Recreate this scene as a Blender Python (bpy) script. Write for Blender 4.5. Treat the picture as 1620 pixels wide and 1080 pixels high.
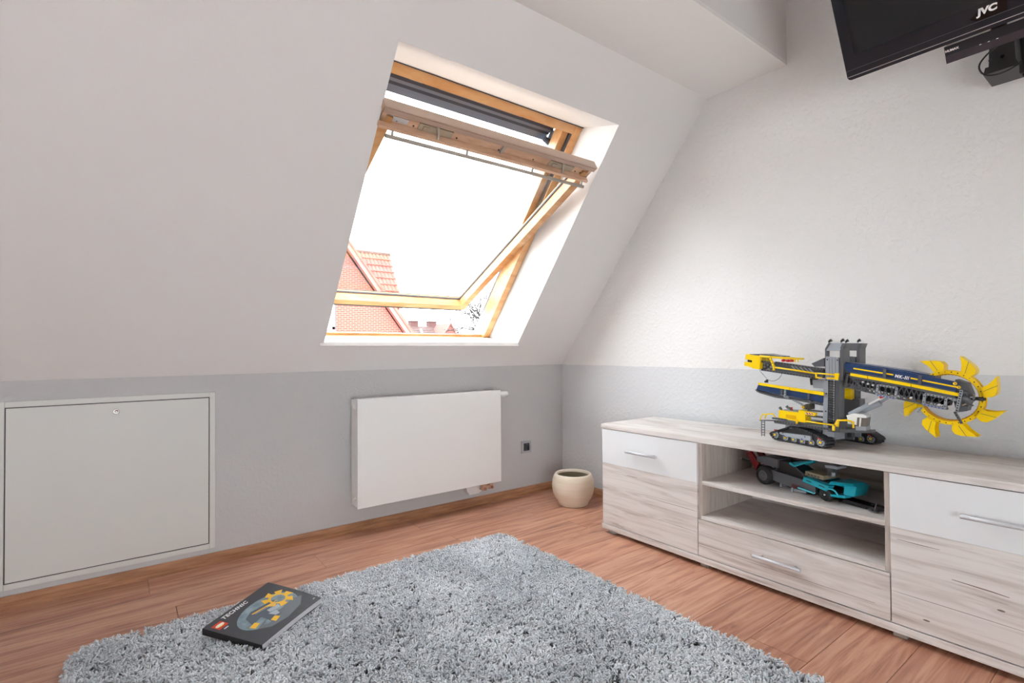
import bpy, bmesh, math, random
from math import sin, cos, radians, pi
from mathutils import Vector, Matrix
random.seed(7)
SC = bpy.context.scene
for o in list(bpy.data.objects): bpy.data.objects.remove(o)

# ------------------------------------------------------------------ camera
cam_d = bpy.data.cameras.new('camera'); cam_o = bpy.data.objects.new('camera', cam_d)
SC.collection.objects.link(cam_o); SC.camera = cam_o
CR = Vector((0.79385272, -0.608067, -0.00723738)); CU = Vector((-0.0040865, -0.01723548, 0.99984311))
CF = Vector((0.60809634, 0.79369859, 0.0161673))
cam_o.matrix_world = Matrix(((CR.x, CU.x, -CF.x, -2.72049), (CR.y, CU.y, -CF.y, -2.92776), (CR.z, CU.z, -CF.z, 1.03), (0, 0, 0, 1)))
cam_d.sensor_width = 36.0; cam_d.lens = 824.9 * 36 / 1620; cam_d.clip_start = 0.05; cam_d.clip_end = 400

# ------------------------------------------------------------------ world, lights, exposure
W = bpy.data.worlds.new('overcast_sky'); SC.world = W; W.use_nodes = True
bg = W.node_tree.nodes['Background']; bg.inputs[0].default_value = (0.95, 0.975, 1.0, 1); bg.inputs[1].default_value = 11.5
SC.view_settings.view_transform = 'Standard'; SC.view_settings.look = 'None'
SC.view_settings.exposure = 0.29; SC.view_settings.gamma = 1.0; SC.view_settings.use_curve_mapping = False
def area(name, loc, aim, sx, sy, power, col, portal=False):
    l = bpy.data.lights.new(name, 'AREA'); l.shape = 'RECTANGLE'; l.size = sx; l.size_y = sy; l.energy = power; l.color = col
    o = bpy.data.objects.new(name, l); SC.collection.objects.link(o); o.location = loc
    o.rotation_euler = (Vector(aim) - Vector(loc)).to_track_quat('-Z', 'Y').to_euler()
    if portal: l.cycles.is_portal = True
    return o

# ------------------------------------------------------------------ helpers
def link(o): SC.collection.objects.link(o); return o
def tag(o, label=None, cat=None, group=None, kind=None):
    for k, v in (('label', label), ('category', cat), ('group', group), ('kind', kind)):
        if v: o[k] = v
    return o
def empty(name, loc, label=None, cat=None, group=None, kind=None, parent=None):
    o = bpy.data.objects.new(name, None); o.location = loc; o.empty_display_size = .05
    if parent: o.parent = parent; o.location = Vector(loc) - wloc(parent)
    return tag(link(o), label, cat, group, kind)
def wloc(o):
    v = Vector(o.location)
    while o.parent: o = o.parent; v += Vector(o.location)
    return v
class MB:
    """collects faces in world coordinates (through self.M) and builds one mesh"""
    def __init__(s, M=None): s.v = []; s.f = []; s.m = []; s.M = M; s.sm = []
    def add(s, vs, fs, mi=0, smooth=False):
        b = len(s.v)
        for p in vs: s.v.append((s.M @ Vector(p)) if s.M else Vector(p))
        for f in fs: s.f.append([i + b for i in f]); s.m.append(mi); s.sm.append(smooth)
        return s
    def hexa(s, c, mi=0):  # 8 corners: bottom ring 0-3, top ring 4-7
        return s.add(c, [(3, 2, 1, 0), (4, 5, 6, 7), (0, 1, 5, 4), (1, 2, 6, 5), (2, 3, 7, 6), (3, 0, 4, 7)], mi)
    def box(s, a, b, mi=0, bev=0.0):
        x0, y0, z0 = [min(a[i], b[i]) for i in range(3)]; x1, y1, z1 = [max(a[i], b[i]) for i in range(3)]
        if bev <= 0: return s.hexa([(x0, y0, z0), (x1, y0, z0), (x1, y1, z0), (x0, y1, z0), (x0, y0, z1), (x1, y0, z1), (x1, y1, z1), (x0, y1, z1)], mi)
        bm = bmesh.new(); bmesh.ops.create_cube(bm, size=1.0)
        for v in bm.verts: v.co = Vector(((x0 + x1) / 2 + v.co.x * (x1 - x0), (y0 + y1) / 2 + v.co.y * (y1 - y0), (z0 + z1) / 2 + v.co.z * (z1 - z0)))
        bev = min(bev, .45 * min(x1 - x0, y1 - y0, z1 - z0))
        bmesh.ops.bevel(bm, geom=bm.edges[:], offset=bev, segments=2, affect='EDGES', profile=.5)
        bm.verts.index_update(); s.add([v.co.copy() for v in bm.verts], [[v.index for v in f.verts] for f in bm.faces], mi); bm.free(); return s
    def prism(s, poly, fn, d0, d1, mi=0):  # poly list of 2D, fn(u,v,d)->3D
        n = len(poly); vs = [fn(u, v, d0) for u, v in poly] + [fn(u, v, d1) for u, v in poly]
        fs = [list(range(n))[::-1], list(range(n, 2 * n))] + [(i, (i + 1) % n, n + (i + 1) % n, n + i) for i in range(n)]
        return s.add(vs, fs, mi)
    def tube(s, pts, r, n=8, mi=0, caps=True, closed=False):
        pts = [Vector(p) for p in pts]; rr = r if isinstance(r, (list, tuple)) else [r] * len(pts); vs = []; N = len(pts)
        up = None
        for i, p in enumerate(pts):
            a = pts[i - 1] if (i or closed) else p; b = pts[(i + 1) % N] if (i < N - 1 or closed) else p
            t = (b - a).normalized()
            if up is None: up = Vector((0, 0, 1)) if abs(t.z) < .9 else Vector((1, 0, 0))
            x = t.cross(up).normalized(); y = x.cross(t); up = y
            for k in range(n):
                an = 2 * pi * k / n; vs.append(p + x * cos(an) * rr[i] + y * sin(an) * rr[i])
        fs = []
        for i in range(N if closed else N - 1):
            j = (i + 1) % N
            for k in range(n): fs.append((i * n + k, i * n + (k + 1) % n, j * n + (k + 1) % n, j * n + k))
        s.add(vs, fs, mi, n > 6)
        if caps and not closed:
            b = len(s.v) - len(vs)
            s.f.append([b + k for k in range(n)][::-1]); s.m.append(mi); s.sm.append(False)
            s.f.append([b + (N - 1) * n + k for k in range(n)]); s.m.append(mi); s.sm.append(False)
        return s
    def cyl(s, a, b, r, n=16, mi=0): return s.tube([a, b], r, n, mi)
    def bar(s, a, b, w, h, side=(1, 0, 0), mi=0):  # square bar between two points, w along side
        a = Vector(a); b = Vector(b); t = (b - a).normalized(); sd = Vector(side); u = t.cross(sd).normalized(); sd = u.cross(t).normalized()
        sd *= w / 2; u *= h / 2
        return s.hexa([a - sd - u, a + sd - u, a + sd + u, a - sd + u, b - sd - u, b + sd - u, b + sd + u, b - sd + u], mi)
    def lathe(s, prof, c, n=40, mi=0, ax=None):
        vs = []; c = Vector(c)
        for r, z in prof:
            for k in range(n):
                a = 2 * pi * k / n; vs.append(c + Vector((r * cos(a), r * sin(a), z)))
        if ax is not None:
            q = Vector((0, 0, 1)).rotation_difference(Vector(ax)); vs = [c + q @ (v - c) for v in vs]
        fs = []
        for i in range(len(prof) - 1):
            for k in range(n): fs.append((i * n + k, i * n + (k + 1) % n, (i + 1) * n + (k + 1) % n, (i + 1) * n + k))
        return s.add(vs, fs, mi, True)
    def build(s, name, mats, parent=None, label=None, cat=None, group=None, kind=None, origin=None, recalc=True):
        if not isinstance(mats, (list, tuple)): mats = [mats]
        if parent is not None: org = wloc(parent)
        elif origin is not None: org = Vector(origin)
        else: org = Vector((0, 0, 0))
        me = bpy.data.meshes.new(name); me.from_pydata([v - org for v in s.v], [], s.f)
        for m in mats: me.materials.append(m)
        me.polygons.foreach_set('material_index', s.m); me.polygons.foreach_set('use_smooth', s.sm)
        if recalc:
            bm = bmesh.new(); bm.from_mesh(me); bmesh.ops.recalc_face_normals(bm, faces=bm.faces[:]); bm.to_mesh(me); bm.free()
        me.update(); o = bpy.data.objects.new(name, me)
        if parent is not None: o.parent = parent
        else: o.location = org
        return tag(link(o), label, cat, group, kind)
def parts(m, name, mats, parent):
    # one object for every separate piece collected in m
    n = len(m.v); r = list(range(n))
    def fnd(i):
        while r[i] != i: r[i] = r[r[i]]; i = r[i]
        return i
    for f in m.f:
        for i in f[1:]: r[fnd(i)] = fnd(f[0])
    groups = {}
    for k, f in enumerate(m.f): groups.setdefault(fnd(f[0]), []).append(k)
    for ks in groups.values():
        q = MB(); idx = {}
        for k in ks:
            for i in m.f[k]:
                if i not in idx: idx[i] = len(q.v); q.v.append(m.v[i])
            q.f.append([idx[i] for i in m.f[k]]); q.m.append(m.m[k]); q.sm.append(m.sm[k])
        q.build(name, mats, parent)
def text(name, body, mat, M, size, parent, extrude=.0004, shear=0, spacing=1.0, bold=.0, xs=1.0):
    c = bpy.data.curves.new(name, 'FONT'); c.body = body; c.size = size; c.extrude = extrude; c.shear = shear; c.space_character = spacing
    c.offset = bold; c.align_x = 'CENTER'; c.align_y = 'CENTER'
    t = bpy.data.objects.new(name + '_tmp', c); SC.collection.objects.link(t)
    dg = bpy.context.evaluated_depsgraph_get(); me = bpy.data.meshes.new_from_object(t.evaluated_get(dg))
    bpy.data.objects.remove(t); org = wloc(parent)
    for v in me.vertices: v.co = (M @ Vector((v.co.x * xs, v.co.y, v.co.z))) - org
    me.materials.clear(); me.materials.append(mat); me.name = name
    o = bpy.data.objects.new(name, me); o.parent = parent; return link(o)
def frame_m(o, x, y):  # matrix from origin and two axes
    x = Vector(x).normalized(); y = Vector(y).normalized(); z = x.cross(y)
    return Matrix(((x.x, y.x, z.x, o[0]), (x.y, y.y, z.y, o[1]), (x.z, y.z, z.z, o[2]), (0, 0, 0, 1)))

# ------------------------------------------------------------------ materials
def srgb(r, g, b):
    f = lambda c: (c / 255 / 12.92) if c <= 10 else ((c / 255 + .055) / 1.055) ** 2.4
    return (f(r), f(g), f(b), 1)
def mat(name, col, rough=.5, metal=0.0, spec=.5, bump=None, emit=None):
    m = bpy.data.materials.new(name); m.use_nodes = True; nt = m.node_tree; p = nt.nodes['Principled BSDF']
    p.inputs['Base Color'].default_value = col; p.inputs['Roughness'].default_value = rough; p.inputs['Metallic'].default_value = metal
    p.inputs['Specular IOR Level'].default_value = spec
    if bump:
        sc, st, det = bump; N = nt.nodes.new; L = nt.links.new
        g = N('ShaderNodeNewGeometry'); n = N('ShaderNodeTexNoise'); n.inputs['Scale'].default_value = sc; n.inputs['Detail'].default_value = det
        L(g.outputs['Position'], n.inputs['Vector']); b = N('ShaderNodeBump'); b.inputs['Strength'].default_value = st; b.inputs['Distance'].default_value = .004
        L(n.outputs[0], b.inputs['Height']); L(b.outputs[0], p.inputs['Normal'])
    return m
def varied(name, stops, scale, rough=.6, stretch=(1, 1, 1), detail=4, bump=0.0, rnd=0.0, distort=0.0, bdist=.002):
    m = bpy.data.materials.new(name); m.use_nodes = True; nt = m.node_tree; p = nt.nodes['Principled BSDF']; N = nt.nodes.new; L = nt.links.new
    g = N('ShaderNodeNewGeometry'); mp = N('ShaderNodeMapping'); mp.inputs['Scale'].default_value = stretch; L(g.outputs['Position'], mp.inputs['Vector'])
    vec = mp.outputs[0]
    if rnd:
        oi = N('ShaderNodeObjectInfo'); mu = N('ShaderNodeMath'); mu.operation = 'MULTIPLY'; mu.inputs[1].default_value = 37.0
        L(oi.outputs['Random'], mu.inputs[0]); ad = N('ShaderNodeVectorMath'); ad.operation = 'ADD'; L(vec, ad.inputs[0]); L(mu.outputs[0], ad.inputs[1]); vec = ad.outputs[0]
    n = N('ShaderNodeTexNoise'); n.inputs['Scale'].default_value = scale; n.inputs['Detail'].default_value = detail; n.inputs['Distortion'].default_value = distort
    n.inputs['Roughness'].default_value = .6; L(vec, n.inputs['Vector'])
    r = N('ShaderNodeValToRGB'); L(n.outputs[0], r.inputs[0])
    e = r.color_ramp.elements; e[0].position, e[0].color = stops[0]; e[1].position, e[1].color = stops[-1]
    for po, c in stops[1:-1]: q = e.new(po); q.color = c
    out = r.outputs[0]
    if rnd:
        hs = N('ShaderNodeHueSaturation'); ma = N('ShaderNodeMapRange'); ma.inputs[3].default_value = 1 - rnd; ma.inputs[4].default_value = 1 + rnd
        L(oi.outputs['Random'], ma.inputs[0]); L(ma.outputs[0], hs.inputs['Value']); L(out, hs.inputs['Color']); out = hs.outputs[0]
    L(out, p.inputs['Base Color']); p.inputs['Roughness'].default_value = rough
    if bump:
        b = N('ShaderNodeBump'); b.inputs['Strength'].default_value = bump; b.inputs['Distance'].default_value = bdist; L(n.outputs[0], b.inputs['Height']); L(b.outputs[0], p.inputs['Normal'])
    return m

PAINT_LINE = 0.919
def plaster(name, upper, lower=None, strength=.35, scale=55):
    m = bpy.data.materials.new(name); m.use_nodes = True; nt = m.node_tree; p = nt.nodes['Principled BSDF']; N = nt.nodes.new; L = nt.links.new
    g = N('ShaderNodeNewGeometry'); p.inputs['Roughness'].default_value = .85; p.inputs['Specular IOR Level'].default_value = .2
    if lower:
        sx = N('ShaderNodeSeparateXYZ'); L(g.outputs['Position'], sx.inputs[0])
        wv = N('ShaderNodeTexNoise'); wv.inputs['Scale'].default_value = 6; L(g.outputs['Position'], wv.inputs['Vector'])
        a = N('ShaderNodeMath'); a.operation = 'MULTIPLY_ADD'; a.inputs[1].default_value = .012; L(wv.outputs[0], a.inputs[0]); L(sx.outputs['Z'], a.inputs[2])
        gt = N('ShaderNodeMath'); gt.operation = 'GREATER_THAN'; gt.inputs[1].default_value = PAINT_LINE + .004; L(a.outputs[0], gt.inputs[0])
        mx = N('ShaderNodeMix'); mx.data_type = 'RGBA'; mx.inputs[6].default_value = lower; mx.inputs[7].default_value = upper
        L(gt.outputs[0], mx.inputs[0]); L(mx.outputs[2], p.inputs['Base Color'])
    else: p.inputs['Base Color'].default_value = upper
    v = N('ShaderNodeTexNoise'); v.inputs['Scale'].default_value = scale; v.inputs['Detail'].default_value = 5; v.inputs['Roughness'].default_value = .55
    L(g.outputs['Position'], v.inputs['Vector'])
    rp = N('ShaderNodeValToRGB'); rp.color_ramp.elements[0].position = .45; rp.color_ramp.elements[1].position = .72; L(v.outputs[0], rp.inputs[0])
    b = N('ShaderNodeBump'); b.inputs['Strength'].default_value = strength; b.inputs['Distance'].default_value = .003; L(rp.outputs[0], b.inputs['Height']); L(b.outputs[0], p.inputs['Normal'])
    return m
WHITE_P = (0.81, 0.797, 0.785, 1); GREY_P = (0.67, 0.675, 0.69, 1); KNEE_P = (0.565, 0.56, 0.56, 1)  # same grey paint twice: kept lighter where the right wall catches window light
M_slope = plaster('smooth_white_plaster', WHITE_P, None, .05, 40)
M_ceil = plaster('ceiling_white_plaster', (0.87, 0.86, 0.84, 1), None, .04, 40)
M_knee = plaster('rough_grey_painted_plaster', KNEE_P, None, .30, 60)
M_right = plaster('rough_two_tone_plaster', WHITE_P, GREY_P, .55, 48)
M_reveal = plaster('reveal_plaster', (0.86, 0.84, 0.82, 1), None, .04, 40)
M_plank = varied('reddish_laminate', [(.26, srgb(124, 82, 68)), (.40, srgb(172, 118, 95)), (.52, srgb(194, 142, 116)), (.66, srgb(206, 158, 132)), (.8, srgb(216, 174, 150))], 2.2, .30, (.8, 10, 1), 6, 0, .06, 1.6)
M_gap = mat('dark_joint', srgb(70, 38, 26), .8)
M_skirt = varied('walnut_skirting', [(.3, srgb(146, 100, 70)), (.7, srgb(190, 140, 104))], 5, .4, (1, 1, 12), 4)
M_base = mat('screed', srgb(120, 90, 75), .9)
M_oak = varied('sand_oak_board', [(.27, srgb(156, 142, 134)), (.40, srgb(203, 194, 188)), (.55, srgb(223, 217, 213)), (.8, srgb(230, 225, 221))], 2.6, .5, (3, .7, 11), 8, .06, .015, 1.0)
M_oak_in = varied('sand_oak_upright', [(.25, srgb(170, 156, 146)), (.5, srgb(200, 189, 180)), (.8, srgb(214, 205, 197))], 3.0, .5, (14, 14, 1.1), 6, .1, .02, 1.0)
M_crack = mat('oak_crack', srgb(126, 108, 98), .8)
M_wlac = mat('white_lacquer', (0.80, 0.81, 0.82, 1), .22)
M_radi = mat('radiator_white', (0.85, 0.85, 0.84, 1), .32)
M_hatch = mat('hatch_white', (0.68, 0.675, 0.65, 1), .45)
M_alu = mat('brushed_aluminium', srgb(206, 207, 211), .42, .25)
M_chrome = mat('chrome', srgb(210, 210, 210), .15, 1)
M_brass = mat('brass_valve', srgb(200, 164, 140), .4, .2)
M_copper = mat('copper_pipe', srgb(186, 128, 104), .4, .3)
M_pine = varied('lacquered_pine', [(.3, srgb(178, 124, 74)), (.5, srgb(196, 146, 94)), (.75, srgb(208, 166, 118))], 3.0, .35, (1.5, 5, 5), 4, 0, 0, .5)
M_casing = mat('dark_blue_grey_aluminium', srgb(62, 66, 78), .4, .3)
M_casing2 = mat('mid_grey_aluminium', srgb(112, 120, 134), .4, .3)
M_black = mat('black_plastic', srgb(28, 28, 30), .4)
M_rubber = mat('tyre_rubber', srgb(38, 38, 40), .7)
M_gasket = mat('gasket', srgb(60, 60, 66), .6)
M_handle = mat('handle_grey', srgb(186, 178, 166), .4, .1)
M_terra = varied('cream_glaze', [(.3, srgb(222, 206, 184)), (.7, srgb(236, 225, 207))], 3.0, .35, (1, 1, 9), 3, .05)
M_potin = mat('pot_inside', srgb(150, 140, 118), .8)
M_yel = mat('yellow_plastic', srgb(255, 214, 0), .3)
M_navy = mat('navy_plastic', srgb(38, 62, 104), .3)
M_lgrey = mat('light_grey_plastic', srgb(158, 164, 172), .32)
M_dgrey = mat('dark_grey_plastic', srgb(92, 94, 98), .35)
M_red = mat('red_plastic', srgb(196, 30, 24), .3)
M_dred = mat('dark_red_plastic', srgb(120, 20, 24), .3)
M_wplast = mat('white_plastic', srgb(232, 232, 230), .3)
M_teal = mat('teal_plastic', srgb(24, 170, 190), .3)
M_tan = mat('tan_plastic', srgb(160, 148, 120), .4)
M_blue = mat('blue_pin', srgb(30, 60, 180), .3)
M_smoke = mat('smoked_plastic', srgb(120, 112, 104), .1)
M_tvb = mat('gloss_black', srgb(40, 42, 48), .12, spec=.35)
M_scr = mat('screen_glass', srgb(40, 42, 45), .3, spec=.3)
M_print = mat('white_print', srgb(238, 238, 238), .5)
M_cover = mat('manual_cover', srgb(62, 63, 68), .35)
M_spine = mat('manual_spine', srgb(34, 32, 34), .4)
M_paper = mat('page_paper', srgb(205, 205, 208), .8)
def glass(name, tint, fac=.06):
    m = bpy.data.materials.new(name); m.use_nodes = True; nt = m.node_tree; N = nt.nodes.new; L = nt.links.new
    for n in list(nt.nodes):
        if n.type == 'BSDF_PRINCIPLED': nt.nodes.remove(n)
    o = [n for n in nt.nodes if n.type == 'OUTPUT_MATERIAL'][0]
    t = N('ShaderNodeBsdfTransparent'); t.inputs[0].default_value = tint; g = N('ShaderNodeBsdfGlossy'); g.inputs['Roughness'].default_value = .02
    mx = N('ShaderNodeMixShader'); mx.inputs[0].default_value = fac; L(t.outputs[0], mx.inputs[1]); L(g.outputs[0], mx.inputs[2]); L(mx.outputs[0], o.inputs[0]); return m
M_glass = glass('window_glass', (.9, .915, .92, 1), .05)

# ------------------------------------------------------------------ room geometry constants
HC = 0.9189            # knee wall height = paint line
EV = Vector((0, -0.62768, 0.77847)); EN = Vector((0, -0.77847, -0.62768))
def P(x, v, n): return Vector((x, 0, HC)) + EV * v + EN * n      # point on / off the sloping wall
HCEIL = 2.4696; VMAX = (HCEIL - HC) / 0.77847
YB = -(HCEIL - HC) * 0.80625; YS = -1.696
XL = -4.7; YR = -4.7; TOP = 3.3

# floor with individual planks
fl = MB().box((XL - .1, YR - .1, -.12), (.1, .1, -.012)).build('floor', M_gap, kind='structure')
PW, PL = .194, 1.29
pm = MB().box((-PL / 2 + .0007, -PW / 2 + .0007, -.011), (PL / 2 - .0007, PW / 2 - .0007, 0), 0, .0009)
first = None; row = 0; y = -.01 - PW / 2
while y > YR - PW / 2:
    off = (row * .47) % 1.0 * PL; x = 0 - off + PL / 2 - .01
    while x > XL - PL / 2:
        if first is None:
            first = pm.build('floor_plank', M_plank); first.parent = fl; o = first
        else:
            o = first.copy(); o.parent = fl; link(o)
        o.location = (x, y, 0); x -= PL
    y -= PW; row += 1

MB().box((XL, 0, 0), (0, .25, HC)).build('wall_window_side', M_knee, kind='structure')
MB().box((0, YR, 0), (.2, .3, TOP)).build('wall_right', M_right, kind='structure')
MB().box((XL - .2, YR, 0), (XL, .3, TOP)).build('wall_left', M_slope, kind='structure')
# back wall; unseen window behind the camera, added and sized for fill light
bw = MB(); U0, U1, V0, V1 = -4.0, -1.8, .12, 1.22
bw.box((XL, YR - .2, 0), (0, YR, V0)); bw.box((XL, YR - .2, V1), (0, YR, TOP)); bw.box((XL, YR - .2, V0), (U0, YR, V1)); bw.box((U1, YR - .2, V0), (0, YR, V1))
bw.build('wall_back', M_slope, kind='structure')
w2 = MB()
for a, b in (((U0, V0), (U0 + .07, V1)), ((U1 - .07, V0), (U1, V1)), ((U0, V0), (U1, V0 + .07)), ((U0, V1 - .07), (U1, V1))):
    w2.box((a[0], YR - .14, a[1]), (b[0], YR - .06, b[1]))
w2 = w2.build('fill_window', M_wlac, kind='structure')
MB().box((U0 + .07, YR - .11, V0 + .07), (U1 - .07, YR - .10, V1 - .07)).build('pane', M_glass, w2)
# sloping wall: four blocks round the window opening, splayed reveals
OX0, OX1, BX0, BX1 = -1.839, -.555, -1.905, -.556
D = -.36
sl = MB()
fo = [(XL, 0), (0, 0), (0, VMAX), (XL, VMAX)]; fi = [(-1.830, .178), (-.524, .178), (OX1, 1.697), (OX0, 1.697)]; bi = [(BX0, -.062), (BX1, -.062), (BX1, 1.545), (BX0, 1.545)]
vs = [P(x, v, 0) for x, v in fo] + [P(x, v, 0) for x, v in fi] + [P(x, v, D) for x, v in bi] + [P(x, v, D) for x, v in fo]
fs = []
for k in range(4):
    n_ = (k + 1) % 4; fs += [(k, n_, 4 + n_, 4 + k), (4 + k, 4 + n_, 8 + n_, 8 + k), (8 + k, 8 + n_, 12 + n_, 12 + k), (12 + k, 12 + n_, n_, k)]
sl.add(vs, fs)
sl.build('wall_sloping', M_slope, kind='structure')
MB().box((XL, YS, HCEIL), (0, YB + .35, HCEIL + .02)).build('ceiling', M_ceil, kind='structure')
MB().box((XL, YS, HCEIL + .02), (0, YS + .02, TOP)).build('wall_upper', M_slope, kind='structure')
MB().box((XL, YR, TOP), (0, YS + .02, TOP + .1)).build('ceiling_upper', M_ceil, kind='structure')
# skirting boards
def skirt(p0, p1, out, name):
    p0 = Vector(p0); d = Vector(p1) - p0; out = Vector(out); prof = [(0, 0), (.0196, 0), (.0196, .022), (.017, .026), (.0178, .034), (.013, .044), (.006, .0516), (0, .0516)]
    vs = [p0 + out * a + Vector((0, 0, b)) for a, b in prof] + [p0 + d + out * a + Vector((0, 0, b)) for a, b in prof]; n = len(prof)
    MB().add(vs, [list(range(n)), list(range(n, 2 * n))] + [(i, (i + 1) % n, n + (i + 1) % n, n + i) for i in range(n)]).build(name, M_skirt, kind='structure')
skirt((XL, 0, 0), (0, 0, 0), (0, -1, 0), 'baseboard_window_side')
skirt((0, -.0196, 0), (0, YR, 0), (-1, 0, 0), 'baseboard_right')

# ------------------------------------------------------------------ roof window
win = empty('window_1', P(-1.2, .76, -.28), kind='structure')
MB().hexa([P(OX0 - .012, .188, .010), P(-.518, .188, .012), P(-.525, .02, -.27), P(BX0, .02, -.27), P(OX0 - .012, .203, -.004), P(-.523, .203, -.004), P(-.525, .035, -.28), P(BX0, .035, -.28)]).build('sill', M_reveal, win)
fr = MB(); FX0, FX1 = -1.905, -.556
def fb(x0, x1, v0, v1, n0, n1, m=fr, mi=0):
    m.hexa([P(x0, v0, n0), P(x1, v0, n0), P(x1, v0, n1), P(x0, v0, n1), P(x0, v1, n0), P(x1, v1, n0), P(x1, v1, n1), P(x0, v1, n1)], mi)
fb(FX0, FX0 + .05, -.0, 1.585, -.26, -.37); fb(FX1 - .05, FX1, -.0, 1.585, -.26, -.37)
fr.build('side_jamb', M_pine, win)
m = MB(); fb(FX0 + .05, FX1 - .05, 1.535, 1.585, -.262, -.37, m); m.build('head_rail', M_pine, win)
m = MB(); fb(FX0 + .05, FX1 - .05, .0, .042, -.262, -.288, m); m.hexa([P(FX0 + .05, .0, -.288), P(FX1 - .05, .0, -.288), P(FX1 - .05, -.03, -.37), P(FX0 + .05, -.03, -.37), P(FX0 + .05, .054, -.288), P(FX1 - .05, .054, -.288), P(FX1 - .05, -.004, -.37), P(FX0 + .05, -.004, -.37)]); m.build('bottom_rail', M_pine, win)
m = MB(); fb(FX0, FX1, -.004, .0, -.25, -.27, m); fb(FX0, FX1, 1.585, 1.589, -.25, -.27, m); m.build('gasket', M_gasket, win)
m = MB(); fb(FX1 - .098, FX1 - .052, .80, 1.535, -.30, -.37, m); fb(FX0 + .052, FX0 + .098, .80, 1.535, -.30, -.37, m); parts(m, 'stop_strip', M_pine, win)
m = MB(); fb(FX1 - .052, FX1 - .050, .80, 1.533, -.268, -.30, m); m.build('jamb_gap', M_gasket, win)
# outer hood: layered rolled shutter and cover seen from below
m = MB()
for k in range(6):
    fb(FX0 + .045, FX1 - .085, 1.530 - k * .017, 1.548 - k * .017, -.375 - .012 * k, -.46, m, k % 2)
fb(FX0 + .02, FX1 - .07, 1.42, 1.455, -.45, -.50, m, 1)
fb(FX0, FX1, 1.545, 1.70, -.38, -.52, m, 0)
m.build('shutter_box', [M_casing, M_casing2], win)
m = MB()
for k in range(46):
    x = FX0 + .06 + k * (FX1 - FX0 - .2) / 45
    fb(x, x + .012, 1.537, 1.55, -.372, -.378, m)
m.build('brush_strip', M_black, win)
m = MB()
for x0, x1 in ((-1.74, -1.60), (-1.52, -1.44), (-.90, -.76)): fb(x0, x1, 1.515, 1.54, -.355, -.385, m)
parts(m, 'latch_block', M_casing, win)
m = MB()
fb(FX0 - .02, FX0 + .03, -.05, 1.6, -.37, -.44, m); fb(FX1 - .008, FX1 + .03, -.05, 1.6, -.37, -.44, m); fb(FX0, FX1, -.16, -.06, -.37, -.42, m)
parts(m, 'outer_cladding', M_casing2, win)
m = MB(); fb(FX1 - .085, FX1 - .055, .76, 1.5, -.375, -.42, m); m.build('guide_rail', M_casing2, win)
m = MB(); m.tube([P(FX1 - .12, 1.44, -.40), P(FX1 - .07, 1.425, -.385), P(FX1 - .045, 1.42, -.35)], .018, 10); m.build('drive_motor', M_casing, win)
# pivoting sash, swung 24 degrees
TH = radians(24.1); SA = EV * cos(TH) + EN * sin(TH); SB = -EV * sin(TH) + EN * cos(TH); SO = P(0, .755, -.283)
def Q(x, a, b): return SO + Vector((x, 0, 0)) + SA * a + SB * b
def sb(x0, x1, a0, a1, b0, b1, m, mi=0):
    m.hexa([Q(x0, a0, b0), Q(x1, a0, b0), Q(x1, a0, b1), Q(x0, a0, b1), Q(x0, a1, b0), Q(x1, a1, b0), Q(x1, a1, b1), Q(x0, a1, b1)], mi)
SX0, SX1 = -1.836, -.606
sash = empty('sash', SO + Vector((-1.22, 0, 0)), parent=win)
m = MB(); sb(SX0, SX0 + .052, -.766, .72, -.078, 0, m); m.build('stile', M_pine, sash)
m = MB(); sb(SX1 - .052, SX1, -.766, .72, -.078, 0, m); m.build('stile', M_pine, sash)
m = MB(); sb(SX0 + .052, SX1 - .052, -.766, -.714, -.078, 0, m); m.build('rail', M_pine, sash)
M_pine2 = varied('aged_pine', [(.3, srgb(206, 164, 132)), (.6, srgb(226, 190, 160)), (.8, srgb(236, 204, 176))], 3.0, .4, (3, 14, 14), 4)
m = MB(); sb(SX0 - .006, SX1, .675, .69, -.055, .028, m); sb(SX0, SX1, .69, .74, -.05, -.012, m); sb(SX0 - .006, SX1 + .01, .74, .766, -.045, .004, m)
sb(SX0, SX0 + .02, .69, .74, -.03, .0, m); sb(SX1 - .02, SX1, .69, .74, -.03, .0, m); m.build('rail', M_pine2, sash, label='aged brownish top rail with the ventilation flap')
m = MB(); sb(SX0 - .006, SX1 + .012, .766, .770, -.047, .006, m); m.build('flap_edge', mat('light_bronze', srgb(196, 172, 154), .4), sash)
m = MB(); sb(SX0 - .004, SX1 + .006, .742, .764, .004, .008, m); m.build('ventilation_flap', mat('bronze_flap', srgb(186, 160, 142), .35), sash)
M_putty = mat('hinge_cream', srgb(176, 162, 140), .5)
for x0 in (-1.66, -.90):
    m = MB(); sb(x0, x0 + .17, .694, .728, -.012, -.004, m); sb(x0 + .02, x0 + .05, .70, .72, -.004, .002, m); m.build('hinge_plate', M_putty, sash)
    m = MB(); m.tube([Q(x0 + .085, .735, -.004), Q(x0 + .095, .712, .006), Q(x0 + .10, .69, .02)], .006, 6); m.build('flap_lever', M_handle, sash)
m = MB()
for x in (-1.76, -1.68, -1.46, -1.22, -1.0, -.84, -.70, -.66): m.cyl(Q(x, .70, -.0125), Q(x, .70, -.009), .004, 8)
parts(m, 'screw_hole', M_black, sash)
m = MB(); sb(-1.81, -1.71, .696, .722, -.012, -.009, m); m.build('type_plate', M_alu, sash)
m = MB(); sb(-1.215, -1.200, .694, .738, -.012, .004, m); m.build('flap_catch', M_handle, sash)
m = MB(); m.tube([Q(SX0 + .03, .658, .045), Q(SX1 - .02, .658, .045)], .0088, 10); hb = m.build('handle_bar', M_handle, sash)
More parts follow.
